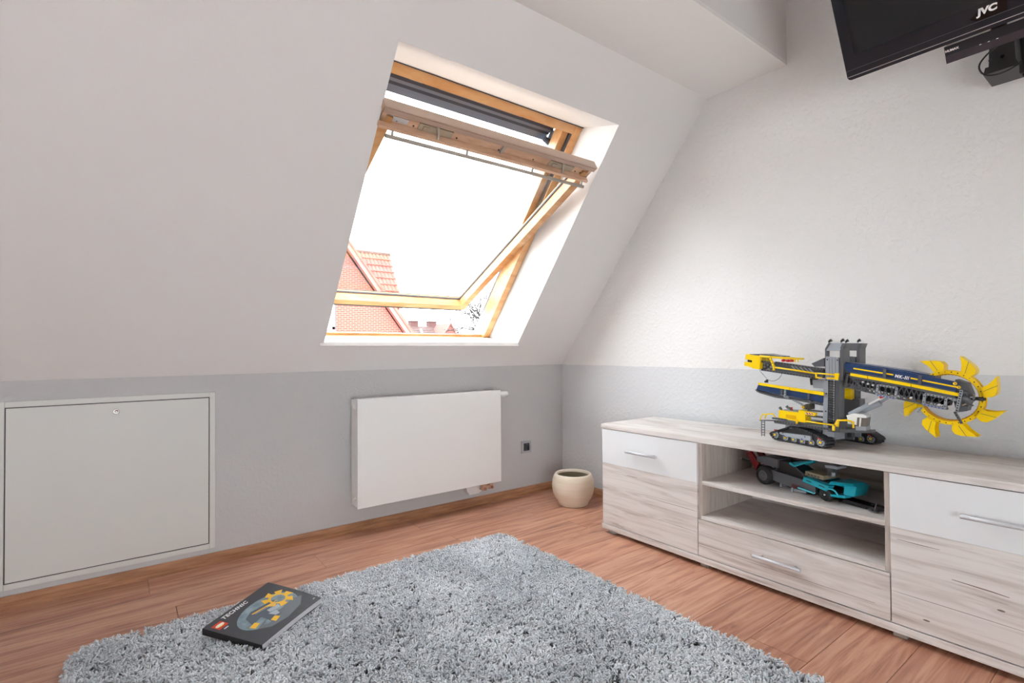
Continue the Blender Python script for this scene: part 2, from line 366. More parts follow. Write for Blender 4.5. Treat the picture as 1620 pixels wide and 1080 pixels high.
for x in (SX0 + .06, -1.40, -1.0, SX1 - .04):
    m = MB(); m.tube([Q(x, .684, .02), Q(x, .66, .044)], .006, 8); m.build('handle_post', M_handle, sash)
m = MB()
for x0, x1, a0, a1 in ((SX0 + .052, SX0 + .058, -.714, .675), (SX1 - .058, SX1 - .052, -.714, .675), (SX0 + .052, SX1 - .052, -.714, -.708), (SX0 + .052, SX1 - .052, .668, .675)): sb(x0, x1, a0, a1, -.066, -.056, m)
m.build('glazing_gasket', M_gasket, sash)
m = MB(); sb(SX0 + .045, SX1 - .045, -.714, .675, -.067, -.0665, m); m.build('pane', M_glass, sash)
m = MB(); sb(SX0 - .006, SX0 + .03, -.785, .5, -.095, -.078, m); sb(SX1 - .03, SX1 + .004, -.785, .5, -.095, -.078, m); sb(SX0, SX1, -.79, -.735, -.098, -.078, m); sb(SX0 + .01, SX1 - .015, -.788, -.7665, -.03, -.004, m)
m.build('sash_cladding', mat('dark_cladding', srgb(22, 22, 26), .4), sash)

# ------------------------------------------------------------------ knee wall: hatch, radiator, socket
HX0, HX1, HZ0, HZ1 = -3.062, -2.347, .1033, .8067
hat = empty('door_1', (-2.7, 0, .1), kind='structure')
m = MB()
m.box((HX0 - .032, -.006, HZ0 - .028), (HX0 - .004, .0, HZ1 + .028), 0, .002); m.box((HX1 + .004, -.006, HZ0 - .028), (HX1 + .028, 0, HZ1 + .028), 0, .002)
m.box((HX0 - .004, -.006, HZ0 - .028), (HX1 + .004, 0, HZ0 - .004), 0, .002); m.box((HX0 - .004, -.006, HZ1 + .004), (HX1 + .004, 0, HZ1 + .028), 0, .002)
m.build('frame', M_hatch, hat)
MB().box((HX0 - .004, -.0012, HZ0 - .004), (HX1 + .004, -.0002, HZ1 + .004)).build('shadow_gap', M_black, hat)
leaf = MB().box((HX0, -.005, HZ0), (HX1, -.0014, HZ1), 0, .0008).build('door_leaf', M_hatch, hat)
lk = (-2.7060, 0.7686)
m = MB(); m.lathe([(.0001, 0), (.008, 0), (.011, .0), (.012, .002), (.010, .004), (.007, .004), (.006, .001), (.0001, .001)], (lk[0], -.006, lk[1]), 24, 0, (0, -1, 0)); m.build('lock', M_chrome, hat)

rad = empty('radiator', (-1.13, -.08, .16), 'flat white panel radiator on the grey knee wall under the roof window', 'radiator')
RX0, RX1, RZ0, RZ1 = -1.648, -.668, .160, .762
m = MB(); m.box((RX0, -.1235, RZ0), (RX1, -.114, RZ1), 0, .0025); m.build('front_panel', M_radi, rad)
m = MB(); m.box((RX0 + .004, -.114, RZ0 + .004), (RX0 + .012, -.018, RZ1 - .006), 0, .001); m.build('side_cover', M_radi, rad); m = MB(); m.box((RX1 - .012, -.114, RZ0 + .004), (RX1 - .004, -.018, RZ1 - .006), 0, .001); m.build('side_cover', M_radi, rad)
m = MB(); m.box((RX0 + .012, -.052, RZ0 + .01), (RX1 - .012, -.04, RZ1 - .02)); m.box((RX0 + .012, -.114, RZ0 + .01), (RX1 - .012, -.102, RZ1 - .02))
for k in range(34):
    x = RX0 + .03 + k * .0275; m.box((x, -.102, RZ0 + .04), (x + .002, -.052, RZ1 - .04))
m.build('convector', M_radi, rad)
m = MB(); m.box((RX0 + .012, -.112, RZ1 - .006), (RX1 - .012, -.108, RZ1 - .001)); m.box((RX0 + .012, -.046, RZ1 - .006), (RX1 - .012, -.041, RZ1 - .001))
for k in range(60):
    x = RX0 + .014 + k * .0159; m.box((x, -.108, RZ1 - .005), (x + .009, -.046, RZ1 - .002))
m.build('top_grille', M_radi, rad)
for z in (RZ1 - .045, RZ0 + .05):
    m = MB(); m.cyl((RX0 - .004, -.078, z), (RX0 + .004, -.078, z), .0125, 14); m.cyl((RX0 - .012, -.078, z), (RX0 - .004, -.078, z), .008, 8); m.build('plug', M_wplast, rad)
m = MB(); m.tube([(RX1 - .01, -.078, RZ1 - .032), (RX1 + .03, -.078, RZ1 - .032), (RX1 + .034, -.078, RZ1 - .032), (RX1 + .082, -.078, RZ1 - .032), (RX1 + .088, -.078, RZ1 - .032)], [.012, .012, .021, .019, .013], 20); m.build('thermostat_head', M_wplast, rad)
for x in (RX0 + .15, RX1 - .15):
    m = MB(); m.box((x, -.041, RZ0 + .1), (x + .03, -.001, RZ1 - .1)); m.build('bracket', M_radi, rad)
m = MB(); m.box((-.80, -.10, .112), (-.772, -.066, .165), 0, .003); m.box((-.745, -.10, .115), (-.718, -.066, .165), 0, .003); m.box((-.775, -.094, .122), (-.742, -.07, .142), 0, .002)
m.cyl((-.786, -.112, .125), (-.786, -.10, .125), .009, 8, 1); m.cyl((-.7315, -.112, .128), (-.7315, -.10, .128), .009, 8, 1)
m.build('valve_block', [M_brass, M_copper], rad)
m = MB()
for x in (-.786, -.7315): m.tube([(x, -.072, .13), (x, -.06, .118), (x, -.03, .112), (x, -.001, .112)], .008, 8)
parts(m, 'pipe', M_copper, rad)
m = MB(); m.prism([(-.87, .088), (-.80, .088), (-.78, .10), (-.78, .165), (-.90, .165), (-.89, .115)], lambda u, v, d: (u, d, v), -.05, -.001); m.build('pipe_cover', M_radi, rad)

so = empty('wall_socket', (-.36, 0, .335), 'small square power socket with dark insert on grey wall right of the radiator', 'socket')
SXa, SXb, SZa, SZb = -.403, -.318, .291, .376
m = MB(); i0, i1, j0, j1 = SXa + .016, SXb - .015, SZa + .016, SZb - .015
for a, b in (((SXa, SZa), (i0, SZb)), ((i1, SZa), (SXb, SZb)), ((i0, SZa), (i1, j0)), ((i0, j1), (i1, SZb))): m.box((a[0], -.011, a[1]), (b[0], 0, b[1]))
m.build('cover_frame', mat('silver_frame', srgb(176, 176, 180), .4, .2), so)
cxs, czs = (i0 + i1) / 2, (j0 + j1) / 2
m = MB(); sq = []; ci = []; n = 24
for k in range(n):
    a = 2 * pi * k / n; c_, s_ = cos(a), sin(a); q_ = .027 / max(abs(c_), abs(s_)); sq.append((cxs + c_ * q_, -.009, czs + s_ * q_)); ci.append((cxs + c_ * .0205, -.009, czs + s_ * .0205))
bk = [(p[0], -.002, p[2]) for p in ci]; m.add(sq + ci + bk, [(k, (k + 1) % n, n + (k + 1) % n, n + k) for k in range(n)] + [(n + k, n + (k + 1) % n, 2 * n + (k + 1) % n, 2 * n + k) for k in range(n)] + [list(range(2 * n, 3 * n))])
m.build('insert', mat('socket_black', srgb(48, 48, 52), .4), so)
for z in (czs - .019, czs + .019): MB().box((cxs - .003, -.009, z - .0025), (cxs + .003, -.004, z + .0025)).build('earth_clip', M_chrome, so)

# ------------------------------------------------------------------ ceramic pot
pc = (-.272, -.392, 0)
m = MB(); m.lathe([(.0001, 0), (.094, 0), (.100, .005), (.101, .014), (.104, .022), (.120, .044), (.133, .075), (.1395, .108), (.140, .135), (.137, .163), (.130, .186), (.123, .200), (.117, .206), (.111, .205), (.106, .198), (.106, .188)], pc, 64)
pot = m.build('ceramic_pot', [M_terra, M_potin], origin=pc, label='round cream ceramic plant pot, empty, on the floor in the room corner', cat='pot')
m = MB(); m.lathe([(.106, .188), (.118, .14), (.114, .08), (.08, .03), (.0001, .02)], pc, 48); m.build('inner_wall', M_potin, pot)

# ------------------------------------------------------------------ sideboard
CX = -.515; Y0, YA, YB2, Y3 = -.882, -1.486, -2.258, -2.862
sbd = empty('sideboard', (-.27, -1.87, 0), 'low sand oak sideboard with white door tops along the right wall', 'sideboard')
BX = -.036
m = MB(); m.box((CX - .004, Y0 + .004, .5845), (BX, Y3 - .004, .6095), 0, .0015); m.build('top_board', M_oak, sbd)
m = MB(); m.box((CX - .004, Y0 + .004, .022), (BX, Y3 - .004, .0495), 0, .0015); m.build('bottom_board', M_oak, sbd)
for ya, yb in ((Y0, Y0 - .018), (Y3 + .018, Y3)): MB().box((CX + .02, ya, .0495), (BX, yb, .5845)).build('side_panel', M_oak_in, sbd)
for ya, yb in ((YA, YA - .018), (YB2 + .018, YB2)): MB().box((CX + .012, ya, .0495), (BX, yb, .5845)).build('divider', M_oak_in, sbd)
MB().box((BX - .006, Y0, .0495), (BX - .001, Y3, .5845)).build('back_panel', M_oak, sbd)
MB().box((CX + .012, YA - .018, .385), (BX - .006, YB2 + .018, .4045), 0, .001).build('shelf', M_oak, sbd)
MB().box((CX + .004, YA - .016, .225), (BX - .006, YB2 + .016, .2415), 0, .001).build('shelf', M_oak, sbd)
def handle(ya, yb, z, parent, x=CX):
    m = MB(); m.tube([(x - .026, ya, z), (x - .026, yb, z)], .0075, 14)
    for y_ in (ya - .03 * (1 if ya > yb else -1), yb + .03 * (1 if ya > yb else -1)): m.cyl((x - .024, y_, z), (x, y_, z), .0045, 8)
    m.build('handle', M_alu, parent)
def door(ya, yb, h0, h1):
    d = MB().box((CX, ya, .0535), (CX + .017, yb, .391), 0, .0008).build('door', M_oak, sbd)
    MB().box((CX - .0006, ya, .3915), (CX + .017, yb, .5815), 0, .0012).build('white_panel', M_wlac, d)
    handle(h0, h1, .4815, d); return d
d1 = door(Y0 - .002, YA + .001, -1.071, -1.271); d2 = door(YB2 - .002, Y3 + .002, -2.461, -2.661)
def crack(parent, *lines):
    for w, pts in lines: MB().prism([(a, b + w * (0 if k in (0, len(pts) - 1) else 1)) for k, (a, b) in enumerate(pts)] + [(a, b - w) for a, b in pts[::-1]], lambda u, v, d: (d, u, v), CX - .0003, CX + .001).build('grain_crack', M_crack, parent)
crack(d1, (.0008, [(-1.18, .262), (-1.30, .2595), (-1.42, .2585), (-1.484, .258)]), (.0007, [(-1.26, .164), (-1.40, .161), (-1.484, .160)]), (.0012, [(-1.06, .352), (-1.10, .349), (-1.13, .350)]))
crack(d2, (.0008, [(-2.262, .166), (-2.36, .1645), (-2.5, .1635), (-2.62, .162)]), (.0018, [(-2.43, .262), (-2.50, .2575), (-2.53, .256), (-2.57, .2535)]), (.0012, [(-2.28, .352), (-2.34, .3495), (-2.40, .3495)]))
for y_, z_ in ((-2.36, .098), (-2.55, .205)): MB().prism([(y_ + .010 * cos(k * pi / 6), z_ + .003 * sin(k * pi / 6)) for k in range(12)], lambda u, v, d: (d, u, v), CX - .0003, CX + .001).build('knot', M_crack, d2)
dr = MB().box((CX, YA - .003, .0535), (CX + .017, YB2 + .002, .2225), 0, .0008).build('drawer', M_oak, sbd)
handle(-1.765, -1.962, .142, dr)
m = MB(); m.box((CX - .0003, YA - .004, .0995), (CX + .001, YB2 + .05, .1007)); m.build('grain_crack', M_crack, dr)
for x in (CX + .02, BX - .06):
    for y_ in (Y0 - .03, YA, YB2, Y3 + .07): MB().box((x, y_, 0), (x + .04, y_ - .04, .022)).build('foot', mat('foot_grey', srgb(176, 168, 160), .5), sbd)

# ------------------------------------------------------------------ shag rug
RXa, RXb, RYa, RYb = -2.835, -1.025, -.605, -3.35
def rr_outline(r=.10, seg=6):
    pts = []
    for cx_, cy_, a0 in ((RXb - .05, RYa - .05, 0), (RXa + r, RYa - r, 90), (RXa + r, RYb + r, 180), (RXb - r, RYb + r, 270)):
        rad_ = .05 if a0 == 0 else r
        for k in range(seg + 1):
            a = radians(a0 + 90 * k / seg); pts.append((cx_ + rad_ * cos(a), cy_ + rad_ * sin(a)))
    return pts
m = MB(); ol = rr_outline(); m.prism(ol, lambda u, v, d: (u, v, d), .0, .010)
M_back = mat('rug_backing', srgb(84, 86, 90), .9)
rug = m.build('shag_rug', M_back, origin=((RXa + RXb) / 2, (RYa + RYb) / 2, 0), label='thick grey shag rug on the laminate floor in front of the sideboard', cat='rug')
M_yarn = bpy.data.materials.new('grey_yarn'); M_yarn.use_nodes = True
nt = M_yarn.node_tree; pb = nt.nodes['Principled BSDF']; g = nt.nodes.new('ShaderNodeNewGeometry'); nz = nt.nodes.new('ShaderNodeTexNoise'); nz.inputs['Scale'].default_value = 3.2; nz.inputs['Detail'].default_value = 3
nt.links.new(g.outputs['Position'], nz.inputs['Vector']); oi = nt.nodes.new('ShaderNodeObjectInfo')
ad = nt.nodes.new('ShaderNodeMath'); ad.operation = 'MULTIPLY_ADD'; ad.inputs[1].default_value = .35; nt.links.new(oi.outputs['Random'], ad.inputs[0]); nt.links.new(nz.outputs[0], ad.inputs[2])
rp = nt.nodes.new('ShaderNodeValToRGB'); rp.color_ramp.elements[0].position = .45; rp.color_ramp.elements[0].color = srgb(190, 194, 199); rp.color_ramp.elements[1].position = .95; rp.color_ramp.elements[1].color = srgb(232, 234, 238)
nt.links.new(ad.outputs[0], rp.inputs[0]); nt.links.new(rp.outputs[0], pb.inputs['Base Color']); pb.inputs['Roughness'].default_value = .95; pb.inputs['Specular IOR Level'].default_value = .1
# one tuft of twisted yarn ends; geometry nodes spread it over the backing
def tuft(seed):
    rnd = random.Random(seed); m = MB()
    for k in range(5):
        a = rnd.uniform(0, 2 * pi); t = rnd.uniform(.2, 1.0); L = rnd.uniform(.017, .028); bx, by = rnd.uniform(-.005, .005), rnd.uniform(-.005, .005)
        c_, s_ = cos(a) * t, sin(a) * t
        pts = [(bx, by, 0), (bx + c_ * .004, by + s_ * .004, L * .5), (bx + c_ * .012, by + s_ * .012, L * .85), (bx + c_ * .018, by + s_ * .018, L * .93)]
        m.tube(pts, [.002, .0025, .0028, .0019], 5, 0, True)
    for i in range(len(m.sm)): m.sm[i] = True
    me = bpy.data.meshes.new('yarn_tuft'); me.from_pydata(m.v, [], m.f); me.materials.append(M_yarn); me.polygons.foreach_set('use_smooth', m.sm); me.update(); return me
pile_src = MB(); pile_src.add([(u, v, .010) for u, v in ol], [list(range(len(ol)))])
pile = pile_src.build('rug_pile', M_yarn, rug, kind='stuff')
bmx = bmesh.new(); bmx.from_mesh(pile.data)
if bmx.faces[:][0].normal.z < 0: bmesh.ops.reverse_faces(bmx, faces=bmx.faces[:])
bmx.to_mesh(pile.data); bmx.free()
ng = bpy.data.node_groups.new('pile_nodes', 'GeometryNodeTree')
ng.interface.new_socket('Geometry', in_out='INPUT', socket_type='NodeSocketGeometry'); ng.interface.new_socket('Geometry', in_out='OUTPUT', socket_type='NodeSocketGeometry')
N = ng.nodes.new; gi = N('NodeGroupInput'); go = N('NodeGroupOutput'); dp = N('GeometryNodeDistributePointsOnFaces'); dp.distribute_method = 'RANDOM'; dp.inputs['Density'].default_value = 9000
ip = N('GeometryNodeInstanceOnPoints'); jg = N('GeometryNodeJoinGeometry'); tufts = []
for s_ in range(4):
    n_ = N('GeometryNodeMeshCube'); tufts.append(tuft(s_ + 3))
    ng.nodes.remove(n_)
gtg = N('GeometryNodeGeometryToInstance')
hold = bpy.data.collections.new('yarn_shapes')
for i, me in enumerate(tufts):
    to = bpy.data.objects.new('yarn_tuft', me); hold.objects.link(to)
ci_ = N('GeometryNodeCollectionInfo'); ci_.inputs['Collection'].default_value = hold; ci_.inputs['Separate Children'].default_value = True; ci_.inputs['Reset Children'].default_value = True
rv = N('FunctionNodeRandomValue'); rv.data_type = 'FLOAT_VECTOR'; rv.inputs[0].default_value = (-.25, -.25, 0); rv.inputs[1].default_value = (.25, .25, 6.283)
rs = N('FunctionNodeRandomValue'); rs.data_type = 'FLOAT'; rs.inputs[2].default_value = .8; rs.inputs[3].default_value = 1.15; rs.inputs['Seed'].default_value = 5
Lk = ng.links.new; Lk(gi.outputs[0], dp.inputs['Mesh']); Lk(dp.outputs['Points'], ip.inputs['Points']); Lk(ci_.outputs[0], ip.inputs['Instance']); ip.inputs['Pick Instance'].default_value = True
Lk(rv.outputs[0], ip.inputs['Rotation']); Lk(rs.outputs[1], ip.inputs['Scale']); ng.nodes.remove(gtg); ng.nodes.remove(jg); Lk(ip.outputs[0], go.inputs[0])
md = pile.modifiers.new('pile', 'NODES'); md.node_group = ng

# ------------------------------------------------------------------ instruction book on the rug
c0 = Vector((-2.467, -.804, .064)); c1 = Vector((-2.215, -.624, .092)); c3 = Vector((-2.318, -1.010, .046))
bx_ = (c1 - c0).normalized(); by_ = (c3 - c0); by_ = (by_ - bx_ * by_.dot(bx_)).normalized(); bn_ = by_.cross(bx_)
if bn_.z < 0: bn_ = -bn_
BW, BH = .3124, .2553
book = empty('instruction_book', c0 + bx_ * .15 + by_ * .12 - bn_ * .024, 'thick black instruction book with a yellow machine on its cover, lying on the shag rug', 'book')
def K(u, v, h=0): return c0 + bx_ * u + by_ * v + bn_ * (h - .05 * max(0, (v / BH)) ** 2 * (u / BW) ** 2 * .25)
def bslab(name, u0, u1, v0, v1, h0, h1, mt, nu=8, nv=8):
    m = MB(); vs = []; 
    for h in (h0, h1):
        for i in range(nu + 1):
            for j in range(nv + 1): vs.append(K(u0 + (u1 - u0) * i / nu, v0 + (v1 - v0) * j / nv, h))
    w_ = nv + 1; b_ = (nu + 1) * w_; fs = []
    for i in range(nu):
        for j in range(nv):
            a = i * w_ + j; fs += [(a, a + 1, a + w_ + 1, a + w_), (b_ + a, b_ + a + w_, b_ + a + w_ + 1, b_ + a + 1)]
    for i in range(nu):
        for j in (0, nv): a = i * w_ + j; fs.append((a, a + w_, b_ + a + w_, b_ + a))
    for j in range(nv):
        for i in (0, nu): a = i * w_ + j; fs.append((a, a + 1, b_ + a + 1, b_ + a))
    m.add(vs, fs); return m.build(name, mt, book)
cov = bslab('front_cover', 0, BW, 0, BH, -.0008, 0, M_cover)
bslab('pages', .001, BW - .001, .001, BH - .001, -.0215, -.0009, M_paper)
bslab('back_cover', 0, BW, 0, BH, -.0232, -.0217, M_spine)
bslab('spine', -.0008, .0008, 0, BH, -.0232, 0, M_spine)
# printed cover: book text reads along +bx_; its down direction is by_
def flat(name, poly, mt, h=.0004):
    c = Vector((sum(p[0] for p in poly) / len(poly), sum(p[1] for p in poly) / len(poly))); vs = [K(c.x, c.y, h + .0002)] + [K(u, v, h) for u, v in poly]
    n = len(poly); return MB().add(vs, [(0, 1 + i, 1 + (i + 1) % n) for i in range(n)]).build(name, mt, cov)
M_glow = varied('cover_picture_sky', [(.3, srgb(104, 124, 134)), (.7, srgb(142, 160, 168))], 30, .4)
def ell(cx_, cy_, a, b, n=28, ph=0): return [(cx_ + a * cos(2 * pi * k / n + ph), cy_ + b * sin(2 * pi * k / n + ph)) for k in range(n)]
flat('picture_backdrop', ell(.165, .135, .125, .083), M_glow)
flat('picture_ground', [(.06, .18), (.12, .165), (.2, .17), (.26, .16), (.29, .18), (.24, .215), (.16, .228), (.09, .215)], mat('print_ground', srgb(106, 112, 118), .5), .0006)
M_py = mat('print_yellow', srgb(240, 186, 50), .4); M_pg = mat('print_grey', srgb(84, 92, 102), .4); M_pl = mat('print_light', srgb(170, 180, 190), .4)
rc = (.236, .115)
for k in range(14):
    a0, a1 = 2 * pi * k / 14, 2 * pi * (k + 1) / 14
    flat('picture_wheel', [(rc[0] + r * cos(a), rc[1] + r * sin(a)) for r, a in ((.036, a0), (.036, a1), (.026, a1), (.026, a0))], M_py, .0012)
for k in range(7):
    a = 2 * pi * k / 7 + .2; f_ = lambda r, t: (rc[0] + r * cos(a + t), rc[1] + r * sin(a + t))
    flat('picture_bucket', [f_(.035, -.25), f_(.052, -.3), f_(.060, .25), f_(.037, .3)], M_py, .0014)
flat('picture_machine', [(.09, .10), (.13, .085), (.22, .105), (.22, .135), (.16, .145), (.17, .19), (.115, .195), (.12, .14), (.07, .15)], M_pg, .0010)
flat('picture_boom', [(.12, .098), (.225, .118), (.225, .123), (.12, .104)], M_py, .0014); flat('picture_boom', [(.125, .108), (.22, .127), (.22, .130), (.125, .111)], M_pl, .0015)
flat('picture_cab', [(.055, .15), (.085, .145), (.09, .165), (.06, .172)], M_py, .0014); flat('picture_cab', [(.118, .185), (.145, .18), (.15, .2), (.12, .207)], M_py, .0014)
flat('picture_frame', [(.16, .13), (.205, .138), (.2, .16), (.155, .15)], M_pl, .0013); flat('picture_frame', [(.145, .15), (.175, .16), (.165, .185), (.15, .18)], M_pl, .0013)
BM = lambda u, v, h=.0016: frame_m(K(u, v, h), bx_, -by_)
flat('logo_square', [(.012, .025), (.052, .025), (.052, .063), (.012, .063)], mat('print_red', srgb(214, 58, 36), .4), .0012)
flat('logo_rim', ell(.032, .044, .0175, .0095, 20), mat('print_logo_yellow', srgb(240, 214, 90), .4), .0016)
text('logo_text', 'LEGO', M_print, BM(.032, .044, .0024), .0125, cov, .0002, .15, .9, .0009)
text('title_text', 'TECHNIC', M_print, BM(.118, .024), .0235, cov, .0002, .25, 1.12, .0008, 1.05)
text('small_print', '42055', M_print, BM(.03, .074), .0075, cov, .0002, 0, 1.0, .0003)
text('small_print', '1/4', M_print, BM(.292, .235), .008, cov, .0002, 0, 1.0, .0003)

# ------------------------------------------------------------------ television, receiver and wall arm
TA = radians(30); TO = Vector((-.45, -2.129, 2.066)); TU = Vector((-sin(TA), 0, cos(TA))); TN = Vector((-cos(TA), 0, -sin(TA))); TW, THt = .80, .50
def T(r, u, o=0): return TO + Vector((0, -r, 0)) + TU * u + TN * o
tv = empty('television', T(TW / 2, THt / 2, -.05), 'black flat television tilted down from the right wall by the ceiling', 'television')
def tb(m, r0, r1, u0, u1, o0, o1, mi=0): m.hexa([T(r0, u0, o0), T(r1, u0, o0), T(r1, u0, o1), T(r0, u0, o1), T(r0, u1, o0), T(r1, u1, o0), T(r1, u1, o1), T(r0, u1, o1)], mi)
m = MB()
f2 = lambda u, v, d: T(u, v, d)
m.prism([(.012, 0), (TW - .012, 0), (TW, .012), (TW, .035), (0, .035), (0, .012), (.004, .004)], f2, -.03, .0)
m.prism([(0, .035), (.037, .035), (.037, THt - .04), (.0, THt - .0)], f2, -.03, .0); m.prism([(TW - .037, .035), (TW, .035), (TW, THt), (TW - .037, THt - .04)], f2, -.03, 0)
m.prism([(.037, THt - .04), (TW - .037, THt - .04), (TW, THt), (0, THt)], f2, -.03, 0); tb(m, .037, TW - .037, .035, .085, -.03, .0)
bez = m.build('bezel', M_tvb, tv)
m = MB(); tb(m, .037, TW - .037, .085, THt - .04, -.03, -.004); m.build('screen', M_scr, tv)
m = MB(); tb(m, .03, TW - .03, .02, THt - .02, -.075, -.03); tb(m, .12, TW - .12, .08, THt - .08, -.10, -.075); m.build('rear_housing', M_black, tv)
m = MB(); tb(m, .003, TW - .003, .0115, .0138, 0, .0012); m.build('silver_strip', mat('silver_strip', srgb(225, 225, 228), .2, .5), tv)
m = MB(); tb(m, .002, TW - .002, .0345, .0355, 0, .0008); m.build('bezel_seam', M_dgrey, tv)
m = MB(); m.prism([(.37, .05), (.395, .068), (.46, .078), (.46, .038), (.385, .038)], f2, 0, .0006); m.build('logo_backing', mat('logo_black', srgb(14, 14, 16), .1), bez)
text('brand_lettering', 'JVC', M_print, frame_m(T(.413, .061, .0014), (0, -1, 0), TU), .026, bez, .0004, .12, 1.0, .0014, 1.15)
stb = empty('receiver_box', T(.46, -.03, -.08), 'slim black receiver box hung flat beneath the television', 'receiver')
m = MB(); tb(m, .292, .63, -.062, -.006, -.16, -.012); m.build('housing', M_tvb, stb)
m = MB(); tb(m, .294, .628, -.061, -.036, -.012, -.0112); m.build('lower_strip', mat('strip_grey', srgb(62, 58, 64), .25), stb)
m = MB()
for k in range(3): tb(m, .382 + .021 * k, .387 + .021 * k, -.0385, -.0365, -.0112, -.0106)
parts(m, 'indicator_mark', M_print, stb)
text('receiver_lettering', 'HUMAX', M_print, frame_m(T(.312, -.022, -.0112), (0, -1, 0), TU), .010, stb, .0002, 0, 1.0, .0004)
arm = empty('television_bracket', (-.06, -2.53, 2.1), 'black metal swivel arm bolted to the right wall behind the television', 'bracket')
m = MB(); m.box((-.012, -2.49, 2.10), (0, -2.58, 2.26), 0, .003); m.build('wall_plate', M_black, arm)
m = MB(); m.tube([(-.04, -2.53, 2.09), (-.04, -2.53, 2.24)], .026, 14); m.tube([(-.04, -2.53, 2.19), (-.20, -2.53, 2.19), (-.34, -2.53, 2.2)], .022, 10); m.build('swivel_arm', M_black, arm)
M_dkbr = mat('bracket_black', srgb(50, 48, 48), .35)
m = MB(); m.prism([(-2.485, 2.04), (-2.56, 2.04), (-2.555, 2.17), (-2.49, 2.17)], lambda u, v, d: (d, u, v), -.15, -.03); m.prism([(-2.472, 2.035), (-2.57, 2.035), (-2.56, 2.06), (-2.478, 2.06)], lambda u, v, d: (d, u, v), -.16, -.02); m.build('lower_bracket', M_dkbr, arm)
m = MB(); 
for y_ in (-2.492, -2.525): m.cyl((-.151, y_, 2.085), (-.154, y_, 2.085), .006, 10)
parts(m, 'bolt', M_chrome, arm)
m = MB(); cp_ = [(-.02, -2.60, 2.14), (-.18, -2.50, 2.10), (-.19, -2.462, 2.06), (-.185, -2.48, 2.02), (-.18, -2.53, 2.012), (-.175, -2.585, 2.035), (-.15, -2.61, 2.06)]
cp_ = [(-.182, -2.578, 2.03)] + cp_[4:1:-1] + [(-.18, -2.48, 2.095), (-.175, -2.52, 2.125)]
cq = [Vector(p) for p in cp_]
for _ in range(2): cq = [cq[0]] + [q for a, b in zip(cq, cq[1:]) for q in (a.lerp(b, .25), a.lerp(b, .75))] + [cq[-1]]
m.tube(cq, .003, 8)
cb = m.build('power_cable', M_black, origin=(-.16, -2.5, 2.06), label='black cable looping below the television bracket', cat='cable')
m = MB(); m.box((-.16, -2.568, 2.0), (-.14, -2.59, 2.045), 0, .003); m.tube([(-.15, -2.579, 2.0), (-.15, -2.581, 1.99)], .005, 6); m.build('plug', M_black, cb)
# ------------------------------------------------------------------ bucket wheel excavator model on the sideboard
XT = .6099
exc = empty('bucket_wheel_excavator', (-.25, -1.93, XT), 'large yellow, grey and navy toy brick bucket wheel excavator standing on the sideboard', 'toy')
fx_ = lambda u, v, d: (d, u, v)      # (y, z) outline pushed along x
def slab(name, poly, x0, x1, mt, par=None): return MB().prism(poly, fx_, x0, x1).build(name, mt, par or exc)
def beam(name, a, b, x0, x1, h, mt, holes=0, par=None, pin=None):
    m = MB(); A = Vector(((x0 + x1) / 2, a[0], a[1])); B = Vector(((x0 + x1) / 2, b[0], b[1])); m.bar(A, B, x1 - x0, h)
    for k in range(holes):
        c = A.lerp(B, (k + .5) / holes); c.x = min(x0, x1); m.cyl(c + Vector((-.0006, 0, 0)), c + Vector((.001, 0, 0)), h * .3, 8, 1)
    return m.build(name, [mt, pin or M_black], par or exc)
